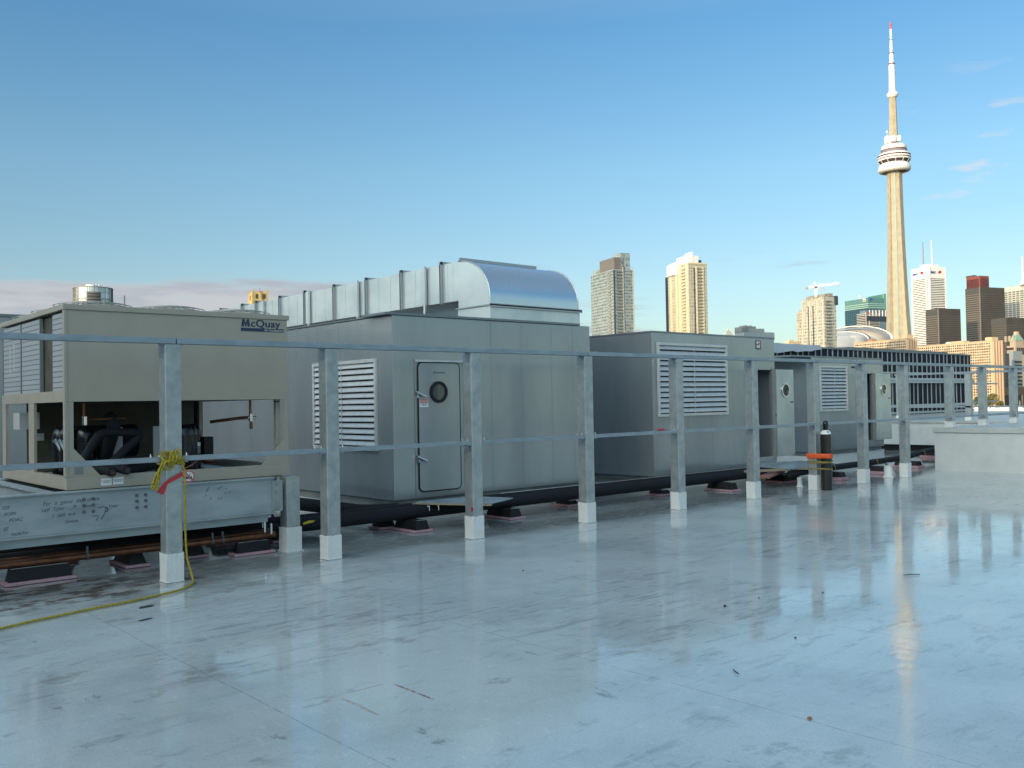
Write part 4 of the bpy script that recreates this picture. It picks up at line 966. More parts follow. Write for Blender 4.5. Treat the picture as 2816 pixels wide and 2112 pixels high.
for k in range(9):
    a = (3.36+q.uniform(-.02, .03), 8.94+q.uniform(-.015, .01), 1.20+q.uniform(-.02, .02)); e_ = (3.235+q.uniform(-.03, .03), 8.90+q.uniform(-.02, .02), .93+q.uniform(-.03, .05))
    m1 = (3.31+q.uniform(-.02, .02), 8.925+q.uniform(-.015, .015), 1.12+q.uniform(-.02, .02))
    fr.tube([a, m1, e_], q.uniform(.006, .009), 6, sub=5)
for k in range(7):
    a = (3.37+q.uniform(-.02, .1), 8.94, 1.23); fr.tube([a, (a[0]-.05+q.uniform(-.03, .03), 8.93, 1.255+q.uniform(0, .03)), (a[0]-.10+q.uniform(-.03, .03), 8.92, 1.24+q.uniform(-.01, .04))], .003, 5, sub=3)
obj('frayed_tail', fr, 'rope', t, smooth=True)
o = obj('red_tape', MB().hexa([(3.535, 8.955, 1.075), (3.545, 8.955, 1.035), (3.37, 8.95, .955), (3.355, 8.95, .985), (3.535, 8.949, 1.077), (3.545, 8.949, 1.037), (3.37, 8.944, .957), (3.355, 8.944, .987)]).hexa([(3.355, 8.95, .985), (3.385, 8.95, .955), (3.34, 8.93, .865), (3.275, 8.93, .895), (3.355, 8.944, .987), (3.385, 8.944, .957), (3.34, 8.924, .867), (3.275, 8.924, .897)]), 'redtape', None)
tag(o, 'strip of red tape stuck across the post under the yellow knot', 'tape')
o = obj('red_tag', MB().prism([(7.165, .405), (7.195, .40), (7.20, .375), (7.185, .35), (7.165, .375)], 'y', 8.955, 8.968), 'redtape', None); tag(o, 'tiny red tag on the post right of the closed door', 'tag')
o = obj('red_glove', MB().tube([(10.83, 9.005, 1.243), (10.90, 9.0, 1.252), (11.0, 9.0, 1.245)], [.012, .018, .012], 8), 'redtape', None, smooth=True); tag(o, 'crumpled red scrap lying on the middle rail before the big louvre', 'scrap')

# ------------------------------------------------------------------ white raised platforms
t = thing('raised_platform', 'low white box platform at the right with a grey capped edge', 'platform', (20.95, 9.37, 0))
obj('side', MB().box(20.95, 27.55, -10, 9.365, 0, .852), 'platwall', t)
obj('cap', MB().box(20.915, 27.55, -10, 9.40, .853, .963), 'platcap', t, bevel=.006)
sm = MB()
for y in (8.98, 8.42, 7.7, 6.9): sm.box(20.9485, 20.952, y, y+.006, .01, .85)
objs('wall_joint', sm, 'flash_seam', t)
t = thing('raised_platform', 'farther white platform behind the last posts, carrying the rear railing', 'platform', (27.6, 12, 0))
obj('side', MB().box(27.62, 43.9, -10, 17.4, .20, .87), 'platwall', t)
obj('cap', MB().box(27.58, 43.95, -10, 17.45, .871, .92), 'platcap', t)
obj('plinth', MB().box(27.8, 43.7, -10, 17.2, 0, .199), 'rubber', t)

# ------------------------------------------------------------------ neighbouring facade under construction
t = thing('glass_facade_building', 'long dark facade under construction with pale vertical studs, behind the smallest unit', 'building', (28, 18, 0))
obj('core', MB().box(26.5, 44.5, 18.12, 32, -13.5, 3.52), 'facade_glass', t)
obj('parapet', MB().box(27.0, 44.55, 18.06, 18.119, 3.495, 3.555), 'seam', t)
x = 27.0; rs = random.Random(5); k = 0; st = MB(); n = 0
while x < 44.4:
    wd = .05 if k % 3 else .075
    o = MB().box(x, x+wd*.8, 18.085, 18.115, -2.0, 3.49)
    if n < 60: obj('stud', o, 'stud', t); n += 1
    x += .40+rs.uniform(-.07, .07); k += 1
for z, h in ((2.22, .10), (1.86, .04) if False else (2.62, .05), (1.78, .14) if False else (2.30, .13), (1.20, .12), (.93, .09)):
    obj('transom', MB().box(27, 44.5, 17.99, 18.028, z-.0, z+h), 'transom', t)
obj('roof_plant_deck', MB().box(33.5, 42.5, 18.3, 31, 3.525, 3.64), 'seam', t)
obj('roof_wrap', MB().add([(26.6+i*.40, 17.9+.05*math.sin(i*2), 3.30+.05*math.sin(i*1.3)+(.0 if i < 8 else .10)) for i in range(12)]+[(26.6+i*.40, 17.97, 3.60+.02*math.sin(i*1.9)) for i in range(12)]+[(26.6+i*.40, 18.6, 3.64+.03*math.sin(i*2.9)) for i in range(12)],
    [(j*12+i, j*12+i+1, (j+1)*12+i+1, (j+1)*12+i) for j in range(2) for i in range(11)]), 'tarp', t, smooth=True)

# ------------------------------------------------------------------ small debris on the membrane
def debris(name, label, x, y, sx, sy, rot, m_, z=.006, grp=None):
    q_ = random.Random(int(x*100)); n = 9; vs = []
    for zz, k in ((0, 1), (z, .75)):
        for i in range(n):
            a = 2*math.pi*i/n; rr = q_.uniform(.7, 1.1)*k; vs.append((sx*rr*math.cos(a), sy*rr*math.sin(a), zz+.0042))
    o = obj(name, MB().add(vs, [tuple(range(n))[::-1], tuple(range(n, 2*n))]+[(i, (i+1) % n, n+(i+1) % n, n+i) for i in range(n)]), m_, None)
    o.location = (x, y, 0); o.rotation_euler = (0, 0, rot); tag(o, label, name.split('_')[-1], grp)
MT['dryleaf'] = mat('dry_leaf', (.30, .13, .03), .7); MT['darkbit'] = mat('dark_grit', (.03, .03, .03), .8)
debris('black_pebble', 'black pebble on the wet roof, below and left of the others in the middle right', 5.784, 3.598, .010, .010, 0, 'darkbit')
debris('black_pebble', 'largest of the black pebbles, on the wet roof left of centre right', 6.263, 4.541, .016, .012, .4, 'darkbit', .012)
debris('black_pebble', 'tiny black pebble just right of the largest one', 6.723, 4.524, .008, .008, 0, 'darkbit')
debris('black_pebble', 'tiny black pebble farthest right of the three in a row', 7.288, 4.256, .010, .010, 0, 'darkbit')
debris('black_pebble', 'tiny black pebble on the roof between the third and fourth posts', 6.207, 6.937, .011, .011, 0, 'darkbit')
debris('dry_leaf', 'small orange brown leaf on the wet roof at lower right', 4.387, 2.655, .026, .014, .5, 'dryleaf')
debris('tar_smear', 'dark oval smear on the roof below the yellow rope', 2.858, 8.053, .085, .045, .3, 'darkbit', .002)
debris('tar_smear', 'thin dark smear nearer the camera, below the oval one', 2.668, 7.569, .07, .02, .2, 'darkbit', .002)
for x, y, a, l, lb in ((4.80, 3.41, 1.0, .09, 'short dark twig on the wet roof right of centre'), (8.559, 4.074, -.6, .16, 'forked dark twig near the reflection of the tall tower')):
    o = obj('twig', MB().tube([(-l*.5, 0, .010), (0, .006, .012), (l*.5, -.004, .009)], .004, 5), 'darkbit', None); o.location = (x, y, 0); o.rotation_euler = (0, 0, a); tag(o, lb, 'twig')

# ------------------------------------------------------------------ the observation tower
TD = 1450
def zt(py): return at(2449+(py-62)*.032, py, TD).z-GROUND
tc_ = at(2449, 62, TD)
MPP = TD*math.cos(R(22.9))/FPX
t = thing('observation_tower', 'very tall concrete observation tower with round pod and red and white antenna', 'tower', (tc_.x, tc_.y, GROUND), -R(64.2), local=True)
# local: y points away from camera, x to the right
def wings(z, Rw, rc, tw, a0):
    """three-legged section: 3 blades of reach Rw, half width tw, valley radius rc"""
    p = []
    for k in range(3):
        a = a0+k*2*math.pi/3; c, s_ = math.cos(a), math.sin(a)
        va = a-math.pi/3
        p.append((rc*.97*math.cos(va), rc*.97*math.sin(va), z))
        p += [(rc*1.02*math.cos(a-.42), rc*1.02*math.sin(a-.42), z)]
        p += [(Rw*c+tw*s_, Rw*s_-tw*c, z), (Rw*c-tw*s_, Rw*s_+tw*c, z)]
        p += [(rc*1.02*math.cos(a+.42), rc*1.02*math.sin(a+.42), z)]
    return p
def loft(rings):
    n = len(rings[0]); vs = [q for r_ in rings for q in r_]
    return MB().add(vs, [(j*n+i, j*n+(i+1) % n, (j+1)*n+(i+1) % n, (j+1)*n+i) for j in range(len(rings)-1) for i in range(n)]+[tuple(range(n))[::-1], tuple(range((len(rings)-1)*n, len(rings)*n))])
zp = zt(476)
A0 = R(90)      # one blade away from the camera, two spread towards it
lv = []
for f_, Rw in ((0, 27), (.06, 24.5), (.15, 21.5), (.25, 19), (.40, 16), (.55, 13.8), (.70, 12), (.85, 10.8), (1.0, 10.2)):
    k = Rw/27; lv.append(wings(zp*f_, Rw*.93, 5.6+8.4*k, 3.2+3.0*k, A0))
obj('shaft', loft(lv), 'conc', t)
el_ = []
for f_, Rw in ((0, 27), (.06, 24.5), (.15, 21.5), (.25, 19), (.40, 16), (.55, 13.8), (.70, 12), (.85, 10.8), (1.0, 10.2)):
    k = Rw/27; y = -(5.6+8.4*k)-.2; hw = .6+.7*k; el_.append([(-hw-.0, y, zp*f_), (hw, y, zp*f_), (hw, y+2.5, zp*f_), (-hw, y+2.5, zp*f_)])
obj('lift_glazing', loft(el_), 'elev', t)
px_ = MPP
def rp(w): return w*MPP/2/10.367        # crop pixels -> radius
def zc(y): return zt(340+y/10.367)
donut = [(9, zc(1440)), (14, zc(1400)), (rp(810), zc(1375)), (rp(868), zc(1340)), (rp(880), zc(1290)), (rp(860), zc(1225)), (rp(800), zc(1175)), (rp(740), zc(1150))]
obj('radome', MB().lathe(donut, n=48), 'podwhite', t, smooth=True)
obj('pod_underside', MB().lathe([(8, zc(1438)), (rp(700), zc(1398))], n=40), 'podglass', t)
obj('window_band', MB().lathe([(rp(740), zc(1150)), (rp(860), zc(1070))], n=40), 'podglass', t)
for k in range(12):
    a = 2*math.pi*k/12+.1; ca, sa = math.cos(a), math.sin(a)
    obj('window_rib', MB().tube([(rp(745)*ca, rp(745)*sa, zc(1150)), (rp(868)*ca, rp(868)*sa, zc(1070))], .35, 5), 'podwhite', t)
def ringband(r0, y0, r1, y1, m_, nm):
    a, b = zc(y0), zc(y1)
    obj(nm, MB().lathe([(r0-6, a), (r0, a), (r1, b), (r1-6, b)], n=40), m_, t, smooth=False)
ringband(rp(880), 1070, rp(895), 1022, 'podwhite', 'pod_deck')
ringband(rp(865), 1022, rp(870), 1000, 'podglass', 'window_band')
ringband(rp(895), 1000, rp(890), 960, 'podwhite', 'pod_deck')
ringband(rp(860), 960, rp(850), 925, 'podglass', 'window_band')
ringband(rp(885), 925, rp(800), 865, 'podwhite', 'pod_deck')
ringband(rp(770), 865, rp(690), 775, 'podslate', 'window_band')
for a_, b_, w_ in ((775, 755, 690), (1004, 996, 885), (930, 921, 882), (1026, 1018, 888), (872, 862, 790)): obj('maroon_ring', MB().lathe([(rp(w_+8), zc(a_)), (rp(w_+8), zc(b_))], n=40), 'maroon', t)
obj('upper_radome', MB().lathe([(rp(660), zc(757)), (rp(672), zc(740)), (rp(672), zc(655)), (rp(640), zc(632)), (8, zc(632))], n=40), 'podwhite', t, smooth=True)
for a, r_, ya, yb, w_ in ((R(215), 9, 590, 370, 5.4), (R(265), 8.5, 560, 380, 5.0), (R(320), 9.6, 545, 375, 3.4), (R(190), 10, 610, 540, 2.5), (R(178), 8.5, 240, 180, 1.6), (R(185), 8, 385, 300, 1.3)):
    c = (r_*math.cos(a), r_*math.sin(a), 0)
    obj('antenna_housing', MB().lathe([(w_*.8, zc(ya)), (w_, zc(ya-15)), (w_*.95, zc(yb+20)), (w_*.5, zc(yb))], c, 16), 'podwhite', t, smooth=True)
def z7(y): return zt(30+y/3.32)
def r7(w): return w*MPP/2/3.32
hexp = []
for z, w_ in ((zc(632), 86), (z7(1100), 76), (z7(780), 62)):
    hexp.append([(r7(w_)*math.cos(R(60*k+20)), r7(w_)*math.sin(R(60*k+20)), z) for k in range(6)])
obj('upper_shaft', loft(hexp), 'conc', t)
obj('sky_pod', MB().lathe([(r7(70), z7(792)), (r7(90), z7(782)), (r7(104), z7(768)), (r7(100), z7(758)), (r7(70), z7(740)), (r7(56), z7(728))], n=28), 'podwhite', t, smooth=True)
for m_, w0, w1, a, b in (('podwhite', 60, 54, 740, 492), ('maroon', 58, 58, 492, 482), ('podwhite', 40, 38, 482, 392), ('maroon', 42, 42, 392, 384), ('podwhite', 28, 25, 384, 270), ('maroon', 26, 26, 270, 262), ('podwhite', 21, 20, 262, 166), ('maroon', 20, 20, 166, 161), ('antred', 19, 14, 161, 105)):
    obj('antenna_section', MB().lathe([(r7(w0), z7(a)), (r7(w1), z7(b))], n=14), m_, t, smooth=True)

# ------------------------------------------------------------------ city towers
def slabs(B, x0, x1, y0, y1, z0, z1, n, m_, th, name='floor_slab', proud=.5):
    for i in range(n):
        z = z0+(z1-z0)*(i+.5)/n
        B.box(name, m_, x0-proud, x1+proud, y0-proud, y1+proud, z-th/2, z+th/2)
def core(B, name, m_, x0, x1, y0, y1, z0, z1): return B.box(name, m_, x0, x1, y0, y1, z0, z1)

# condo A: grey glass with balconies
B = Bld('apartment_tower', 'left one of the two distant apartment towers, grey glass with a dark sloping roof block', 'tower', 1625, 1688, 1740, 740, 900, 'slender apartment towers beside each other')
h = B.h; g = 'condoA'
core(B, 'body', g, 0, B.B, 0, B.A, 0, h)
core(B, 'stepped_wing', g, 1.0, B.B*.6, B.A*.8, B.A*1.0+3, 0, h-2)
sl_ = B.z(738)
slabs(B, 0, B.B, 0, B.A, 6, h, 44, 'condo_line', .55, proud=.35)
for x in (B.B*.45, B.B*.98): B.box('pier', 'condo_pier', x, x+.8, -.8, .2, 0, h+2)
B.box('recess', 'dark_navy', -.45, .6, -.45, .6, 0, h-1)
for i in range(40):
    z = h-3-i*3.1
    if z < 10: break
    B.box('balcony', 'balc_dim', B.B*.10, B.B*.40, -1.3, -.36, z, z+.9)
    if i < 38: B.box('balcony', 'condo_pier2', -1.1, -.36, B.A*.14, B.A*.26, z, z+.8)
zt_ = lambda py: B.z(py)
B.box('roof_block', 'brown_block', B.B*.02, B.B*.55, B.A*.0, B.A*.62, h, zt_(707))
B.box('roof_block', g, 1, B.B*.9, 1, B.A*.95, h, zt_(728))
B.box('roof_wall', g, B.B*.35, B.B*.86, B.A*-.0, B.A*.30, h+.1, zt_(694))
obj('roof_fin', MB().prism([(B.A*.30, h), (B.A*.30, zt_(693)), (B.A*.62, zt_(703)), (B.A*.95, zt_(713)), (B.A*.95, h)], 'x', B.B*.5, B.B*.6), 'condoA', B.o)

# condo B: beige, sunlit, white roof screens
B = Bld('apartment_tower', 'right one of the two distant apartment towers, warm beige with bright white curved roof screens', 'tower', 1836, 1893, 1943, 722, 930, 'slender apartment towers beside each other')
h = B.h
core(B, 'body', 'condoB', 0, B.B, 0, B.A, 0, h)
slabs(B, 0, B.B, 0, B.A, 6, h, 42, 'beige_line', .5, proud=.25)
for y in (B.A*.02, B.A*.36, B.A*.52, B.A*.80): B.box('pier', 'beige', -.7, .2, y, y+B.A*.10, 0, h-1)
for x in (B.B*.38, B.B*.74): B.box('pier', 'beige', x, x+1.6, -.8, .2, 0, h-4)
B.box('recess', 'dark_navy', B.B*.28, B.B*.33, -.42, .2, 0, h-5)
for i in range(38):
    z = h-6-i*3.2
    if z < 10: break
    B.box('balcony', 'beige_balc', B.B*.42, B.B*.70, -1.7, -.3, z, z+1.0)
    B.box('balcony', 'beige', -1.9, -.3, B.A*.14, B.A*.30, z, z+1.0)
B.box('blue_side', 'dark_navy', .5, B.B*.5, B.A, B.A*1.16, 0, B.z(748))
arc = lambda x0, y0, x1, y1, k, n=8: [(x0+(x1-x0)*i/n+k*math.sin(math.pi*i/n), y0+(y1-y0)*i/n) for i in range(n+1)]
for ya, yb, zb, za, zz in ((B.A*.20, -.5, 722, 701, 692), (B.A*1.02, B.A*.48, 748, 719, 712)):
    p = arc(-.9, ya, -.9 if ya > B.A*.5 else B.B*.18, yb, -1.5); vs = []; n = len(p)
    for i, (x, y) in enumerate(p):
        zt2 = B.z(za+(zz-za)*i/(n-1)); vs += [(x, y, B.z(zb)), (x, y, zt2), (x+.8, y, zt2), (x+.8, y, B.z(zb))]
    obj('roof_screen', MB().add(vs, [(4*i+a, 4*(i+1)+a, 4*(i+1)+(a+1) % 4, 4*i+(a+1) % 4) for i in range(n-1) for a in range(4)]), 'podwhite', B.o, smooth=False)
B.box('roof_block', 'podwhite', 0, B.B*.55, 0, B.A*.55, h, B.z(702)); B.box('roof_block', 'dark_navy', B.B*.6, B.B*.75, 1, 6, h, B.z(713))
B.box('top_band', 'beige', -.5, B.B+.5, -.5, B.A*.5, h-1.2, h+.3)

# condo C with crane
B = Bld('apartment_tower', 'unfinished pale apartment tower with a stepped left side and a tower crane above it', 'tower', 2206, 2265, 2298, 815, 880)
h = B.h
core(B, 'body', 'condoC', 0, B.B, 0, B.A, 0, h)
core(B, 'left_wing', 'condoC', 2, B.B*.8, B.A, B.a(2185), 0, B.z(848)); core(B, 'left_wing', 'condoC', 1, B.B*.8, B.A, B.a(2195), 0, B.z(842))
slabs(B, 0, B.B, 0, B.A, 4, h, 36, 'pale_line', .45, proud=.3)
for i in range(30):
    z = 4+i*3.05
    if z < B.z(850): B.box('floor_slab', 'pale_line', 1.2, B.B*.8, B.A, B.a(2184), z, z+.5)
for i in range(34):
    z = h-5-i*2.95
    if z < 6: break
    B.box('balcony', 'balc_dim', B.B*.08, B.B*.55, -1.6, -.3, z, z+.9)
for y in (B.A*.02, B.A*.28, B.A*.62, B.A*.97): B.box('pier', 'pale_line', -.7, .2, y, y+1.3, 0, h-3)
for y in (B.A*.48, B.A*.70): B.box('recess', 'dark_navy', -.42, .1, y, y+.9, 0, B.z(837))
B.box('crown', 'conc_grey', 1, B.B*.55, -.2, B.A*.85, h, B.z(808)); B.box('crown', 'conc_grey', B.B*.35, B.B*.72, -.6, 6, h, B.z(806)); B.box('hoist', 'dark_navy', B.B*.86, B.B*1.12, -1.2, 4, B.z(838), B.z(813))
# crane
cr_at = at(2244, 808, 885)
t = thing('tower_crane', 'white tower crane standing on top of the unfinished apartment tower', 'crane', (cr_at.x, cr_at.y, cr_at.z), -R(58), local=True)
mp = 885*math.cos(R(18))/FPX
def lattice(mb, p0, p1, w_, n):
    p0 = Vector(p0); p1 = Vector(p1); d = (p1-p0).normalized(); a = d.cross(Vector((0, 1, 0))); a = a.normalized() if a.length > .1 else Vector((1, 0, 0)); b = d.cross(a)
    cs = [a*w_+b*w_, -a*w_+b*w_, -a*w_-b*w_, a*w_-b*w_]
    for c in cs: mb.tube([p0+c, p1+c], .30, 4)
    for i in range(n):
        for k in range(4):
            q0 = p0+(p1-p0)*(i/n)+cs[k]; q1 = p0+(p1-p0)*((i+1)/n)+cs[(k+1) % 4]; mb.tube([q0, q1], .16, 4)
    return mb
H = lambda py: (808-py)*mp
obj('mast', lattice(MB(), (0, 0, -3), (0, 0, H(791)), .8, 5), 'podwhite', t)
obj('slewing_unit', MB().box(-1.2, 1.2, -1.2, 1.2, H(793), H(788)), 'dark_navy', t)
obj('jib', lattice(MB(), (-6.5, 0, H(790)), (20.0, 0, H(782)), .75, 14), 'podwhite', t)
obj('tower_head', MB().tube([(-.6, 0, H(790)), (-1.0, 0, H(776))], .5, 5).tube([(.9, 0, H(790)), (-1.0, 0, H(776))], .5, 5).tube([(-1, 0, H(776)), (9, 0, H(784))], .14, 4).tube([(-1, 0, H(776)), (-6.5, 0, H(789))], .14, 4), 'podwhite', t)
obj('counterweight', MB().box(-9.0, -6.4, -.9, .9, H(794), H(789)), 'conc_grey', t)
obj('trolley_brace', MB().tube([(4.2, 0, H(800)), (6.5, 0, H(794)), (8.6, 0, H(800))], .2, 4).tube([(.8, 0, H(800)), (2.4, 0, H(795)), (3.6, 0, H(800))], .2, 4), 'antred', t)

# glass office towers left of the observation tower
B = Bld('office_tower', 'green glass office tower with a slanting roof fin, left of the observation tower', 'tower', 2323, 2387, 2436, 819, 1750)
h = B.h
core(B, 'body', 'greenglass', 0, B.B*.9, 0, B.A, 0, h); 
obj('left_face', MB().box(-.8, -.1, .6, B.A-.6, 0, B.z(846)), 'blueglass', B.o)
n = 13
for i in range(n):
    z = B.z(836)-i*(B.z(836)-B.z(905))/n*1.0
    B.box('floor_band', 'pale_green' if i < 3 else 'navy_band', -1.2, B.B*.9+.3, -.6, B.A+.3, z, z+(1.4 if i < 3 else .9))
obj('roof_fin', MB().prism([(-.5, 0), (B.A*.30, 0), (B.A*.30, h), (-.5, B.z(806))], 'x', B.B*.9, B.B*1.0), 'greenfin', B.o)
obj('roof_fin', MB().prism([(B.B*.0, h), (B.B*1.0, h), (B.B*1.0, B.z(806)), (B.B*.15, B.z(815))], 'y', 3.5, 4.5), 'greenfin', B.o)
s_ = B.box('sign', 'whitefar', -1.6, -.85, 5, 11, B.z(829), B.z(820)); B.box('sign_mark', 'antred', -2.0, -1.65, 6, 10, B.z(828), B.z(824), s_)
B.box('sign', 'bluesign', B.B*.08, B.B*.2, -1.2, -.65, B.z(826), B.z(819))
m_ = B.box('mast', 'podwhite', 10, 11, 30, 31, h, B.z(806)); B.box('mast_head', 'podwhite', 8, 13, 29.8, 31.2, B.z(812), B.z(810), m_); B.box('mast_head', 'podwhite', 9.4, 11.6, 29.8, 31.2, B.z(810), B.z(806), m_)
B = Bld('office_tower', 'dark glass office block with pale floor edges and bright top storey, beside the observation tower', 'tower', 2357, 2378, 2452, 853, 1500)
h = B.h
core(B, 'body', 'blackglass', 0, B.B, 0, B.A, 0, B.z(870))
core(B, 'top_storey', 'skyglass', 1, B.B*1.0, 0, B.A*.7, B.z(867.9), h)
for k in range(8): B.box('fin', 'podwhite', B.B*(.16+.12*k), B.B*(.16+.12*k)+1.0, -1.0, 0, B.z(869), h+.4)
B.box('black_belt', 'dark_navy', B.B*.05, B.B+1, -1.0, 2, B.z(882), B.z(869))
for i in range(15):
    z = B.z(862+i*4.6); B.box('floor_slab', 'pale_line', -1.0, B.B*.56, -.5, B.A+.4, z-.9, z)
for x in (.02, .14): B.box('pier', 'pale_line', B.B*x, B.B*x+1.2, -.9, .1, 0, B.z(858))
core(B, 'blue_wing', 'skyglass', B.B*.50, B.B, -2.5, -.6, 0, B.z(884)); B.box('pier', 'whitefar', B.B*.80, B.B*.83, -3.2, -2.6, 0, B.z(882))
B.box('sign', 'red', B.B*.09, B.B*.14, -1.3, -.2, B.z(862), B.z(858))

# white bank tower
B = Bld('office_tower', 'tall white office tower with dark window bands and two masts on its roof', 'tower', 2506, 2555, 2599, 733, 2250)
h = B.h
core(B, 'window_core', 'win_dark', .8, B.B-.8, .8, B.A-.8, 0, h-4)
n = 72; fh = (h-22)/n
for i in range(n):
    z = i*fh
    B.box('spandrel', 'whitefar', 0, B.B, 0, B.A, z, z+fh*.52)
B.box('crown', 'whitefar', 0, B.B, 0, B.A, h-24, h)
B.box('corner_pier', 'whitefar', -1.2, 2.6, -1.2, 2.6, 0, h+.5); B.box('corner_pier', 'whitefar', -1.0, .5, 8.5, 10.5, 0, h-.5)
B.box('corner_pier', 'whitefar', B.B-1.5, B.B+.6, -.6, 1.4, 0, h-.6); B.box('corner_pier', 'whitefar', -.6, 1.4, B.A-1.8, B.A+.6, 0, h-.6)
B.box('roof_house', 'whitefar', 5, B.B*.8, 10, B.A*.6, h, h+7)
for px, py in ((2539, 660), (2563, 657)):
    y = 14; x = 12
    P_ = at(px, 726, 2270); rel = P_-B.C; lx = rel.dot(uR); ly = rel.dot(uL)
    mz = obj('mast', MB().cyl((lx, ly, h), (lx, ly, B.z(py)), 1.5, 1.0, n=8), 'mastgrey' if px < 2550 else 'whitefar', B.o)
text('sign', 'BMO', 7.5, (-.9, B.A*.93, h-15), 'bluesign', B.o, rot=(R(90), 0, R(-90)), bold=.15, ext=.3)
text('sign', 'BMO', 7.5, (B.B*.07, -.5, h-15), 'bluesign', B.o, rot=(R(90), 0, 0), bold=.15, ext=.3)
obj('sign_disc', MB().cyl((-.2, B.A*.93-27, h-11.5), (-1.2, B.A*.93-27, h-12), 3.6, n=20), 'red', B.o); obj('sign_disc', MB().cyl((B.B*.07+27, -.1, h-11.5), (B.B*.07+27, -1.2, h-12), 3.6, n=20), 'red', B.o)

def dark_tower(name, label, pl, pc, pr, py, d, n, band_m='grey_line', corner=True):
    B = Bld(name, label, 'tower', pl, pc, pr, py, d)
    core(B, 'body', 'tdblack', 0, B.B, 0, B.A, 0, B.h)
    top = B.h-14
    for i in range(n):
        z = top-i*(top-10)/n
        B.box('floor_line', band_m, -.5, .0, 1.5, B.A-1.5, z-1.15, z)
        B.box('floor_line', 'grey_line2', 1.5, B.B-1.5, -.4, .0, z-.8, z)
    if corner: B.box('corner_pier', band_m, -.8, 1.0, -.8, 1.0, 0, B.h)
    B.box('louvre_belt', 'tdbelt', -.7, -.51, 1.2, B.A-1.2, B.h-13, B.h-2)
    return B
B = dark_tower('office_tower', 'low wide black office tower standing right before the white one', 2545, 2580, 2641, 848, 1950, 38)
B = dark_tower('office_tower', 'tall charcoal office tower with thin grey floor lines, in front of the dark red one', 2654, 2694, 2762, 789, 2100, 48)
B = Bld('office_tower', 'dark red stone office tower showing only its top behind the charcoal one', 'tower', 2657, 2694, 2719, 758, 2300)
core(B, 'body', 'redstone', 0, B.B, 0, B.A, 0, B.h)
for k in range(9): B.box('window_strip', 'redglass', -.4, .0, 3+k*B.A/10, 3+k*B.A/10+2.6, 0, B.h-6)
for k in range(5): B.box('window_strip', 'redglass', 3+k*B.B/5.2, 3+k*B.B/5.2+3.2, -.4, .0, 0, B.h-6)
B.box('roof_plant', 'tdbelt', 4, 14, 20, 40, B.h, B.h+4)
B = Bld('office_tower', 'broad pale gridded office tower cut off by the right edge of the picture', 'tower', 2760, 2850, 2900, 779, 2250)
core(B, 'body', 'gridglass', 0, B.B, 0, B.A, 0, B.h)
n = 50
for i in range(n):
    z = B.h-14-i*(B.h-20)/n; B.box('floor_line', 'pale_line', -.4, 0, 0, B.A, z-1.7, z)
B.box('crown', 'pale_line', -1, B.B, -1, B.A+1, B.h-11, B.h)
k = 0
while k < 9:
    y = B.A*(1-k/8.2); B.box('pier', 'pale_line', -1.2, .1, y-1.6, y, 0, B.h); k += 1
P_ = at(2813, 780, 2260); rel = P_-B.C
obj('mast', MB().cyl((rel.dot(uR), rel.dot(uL), B.h), (rel.dot(uR), rel.dot(uL), B.z(700)), 2.2, .7, n=8).cyl((rel.dot(uR), rel.dot(uL), B.h), (rel.dot(uR), rel.dot(uL), B.h+9), 8, 2, n=10), 'whitefar', B.o)
B = dark_tower('office_tower', 'lower charcoal office tower in front of the dark group, above the green roofed hotel', 2724, 2768, 2860, 873, 1850, 34, 'grey_line2', False)
for k in range(5): B.box('tall_window', 'redglass', 12+k*22, 20+k*22, -.7, 0, B.h*.45, B.h-30)

# domed stadium
c_ = at(2352, 940, 1330)
t = thing('domed_stadium', 'white domed stadium roof between the crane tower and the observation tower', 'stadium', (c_.x, c_.y, GROUND), -R(62), local=True)
mp = 1330*math.cos(R(20.5))/FPX
z0 = c_.z-GROUND+10; RX = 96*mp; RZ = 40*mp
def dome(cx_, cy_, rx, ry, rz, zb, n=24, m_=10):
    vs = [(cx_+rx*math.cos(2*math.pi*i/n), cy_+ry*math.sin(2*math.pi*i/n), 0) for i in range(n)]
    for j in range(m_+1):
        a = R(90)*j/m_
        vs += [(cx_+rx*math.cos(a)*math.cos(2*math.pi*i/n), cy_+ry*math.cos(a)*math.sin(2*math.pi*i/n), zb+rz*math.sin(a)) for i in range(n)]
    return MB().add(vs, [(j*n+i, j*n+(i+1) % n, (j+1)*n+(i+1) % n, (j+1)*n+i) for j in range(m_+1) for i in range(n)])
def arch(r0, r1, z0_, rz, y0, y1, n=28, off=0):
    vs = []
    for i in range(n+1):
        a = math.pi*i/n
        for r_, k in ((r0, 1), (r1, 1)):
            pass
        co_, si = math.cos(a), math.sin(a)
        vs += [(off+r1*co_, y0, z0_+rz*si), (off+r1*co_, y1, z0_+rz*si), (off+r0*co_, y1, z0_+rz*si*r0/r1), (off+r0*co_, y0, z0_+rz*si*r0/r1)]
    return MB().add(vs, [(4*i+a, 4*(i+1)+a, 4*(i+1)+(a+1) % 4, 4*i+(a+1) % 4) for i in range(n) for a in range(4)])
obj('dome_base', dome(0, 38, RX*1.03, RX*1.02, 3, z0-12), 'domewhite', t)
obj('outer_roof', dome(0, 42, RX, RX, RZ, z0-8, 40, 12), 'domewhite', t, smooth=True)
obj('roof_arch', arch(RX*.95, RX*1.0, z0-8, RZ*.985, -6, 12, off=0), 'podwhite', t, smooth=True)
obj('roof_gap', arch(RX*.66, RX*.72, z0-8, RZ*.62, -20, -18, off=-RX*.30), 'dark_navy', t)
obj('lower_roof', dome(-RX*.30, -8, RX*.66, 40, RZ*.56, z0-8, 36, 10), 'domewhite', t, smooth=True)
obj('lower_roof_edge', arch(RX*.62, RX*.66, z0-8, RZ*.57, -22, -19, off=-RX*.30), 'podwhite', t, smooth=True)
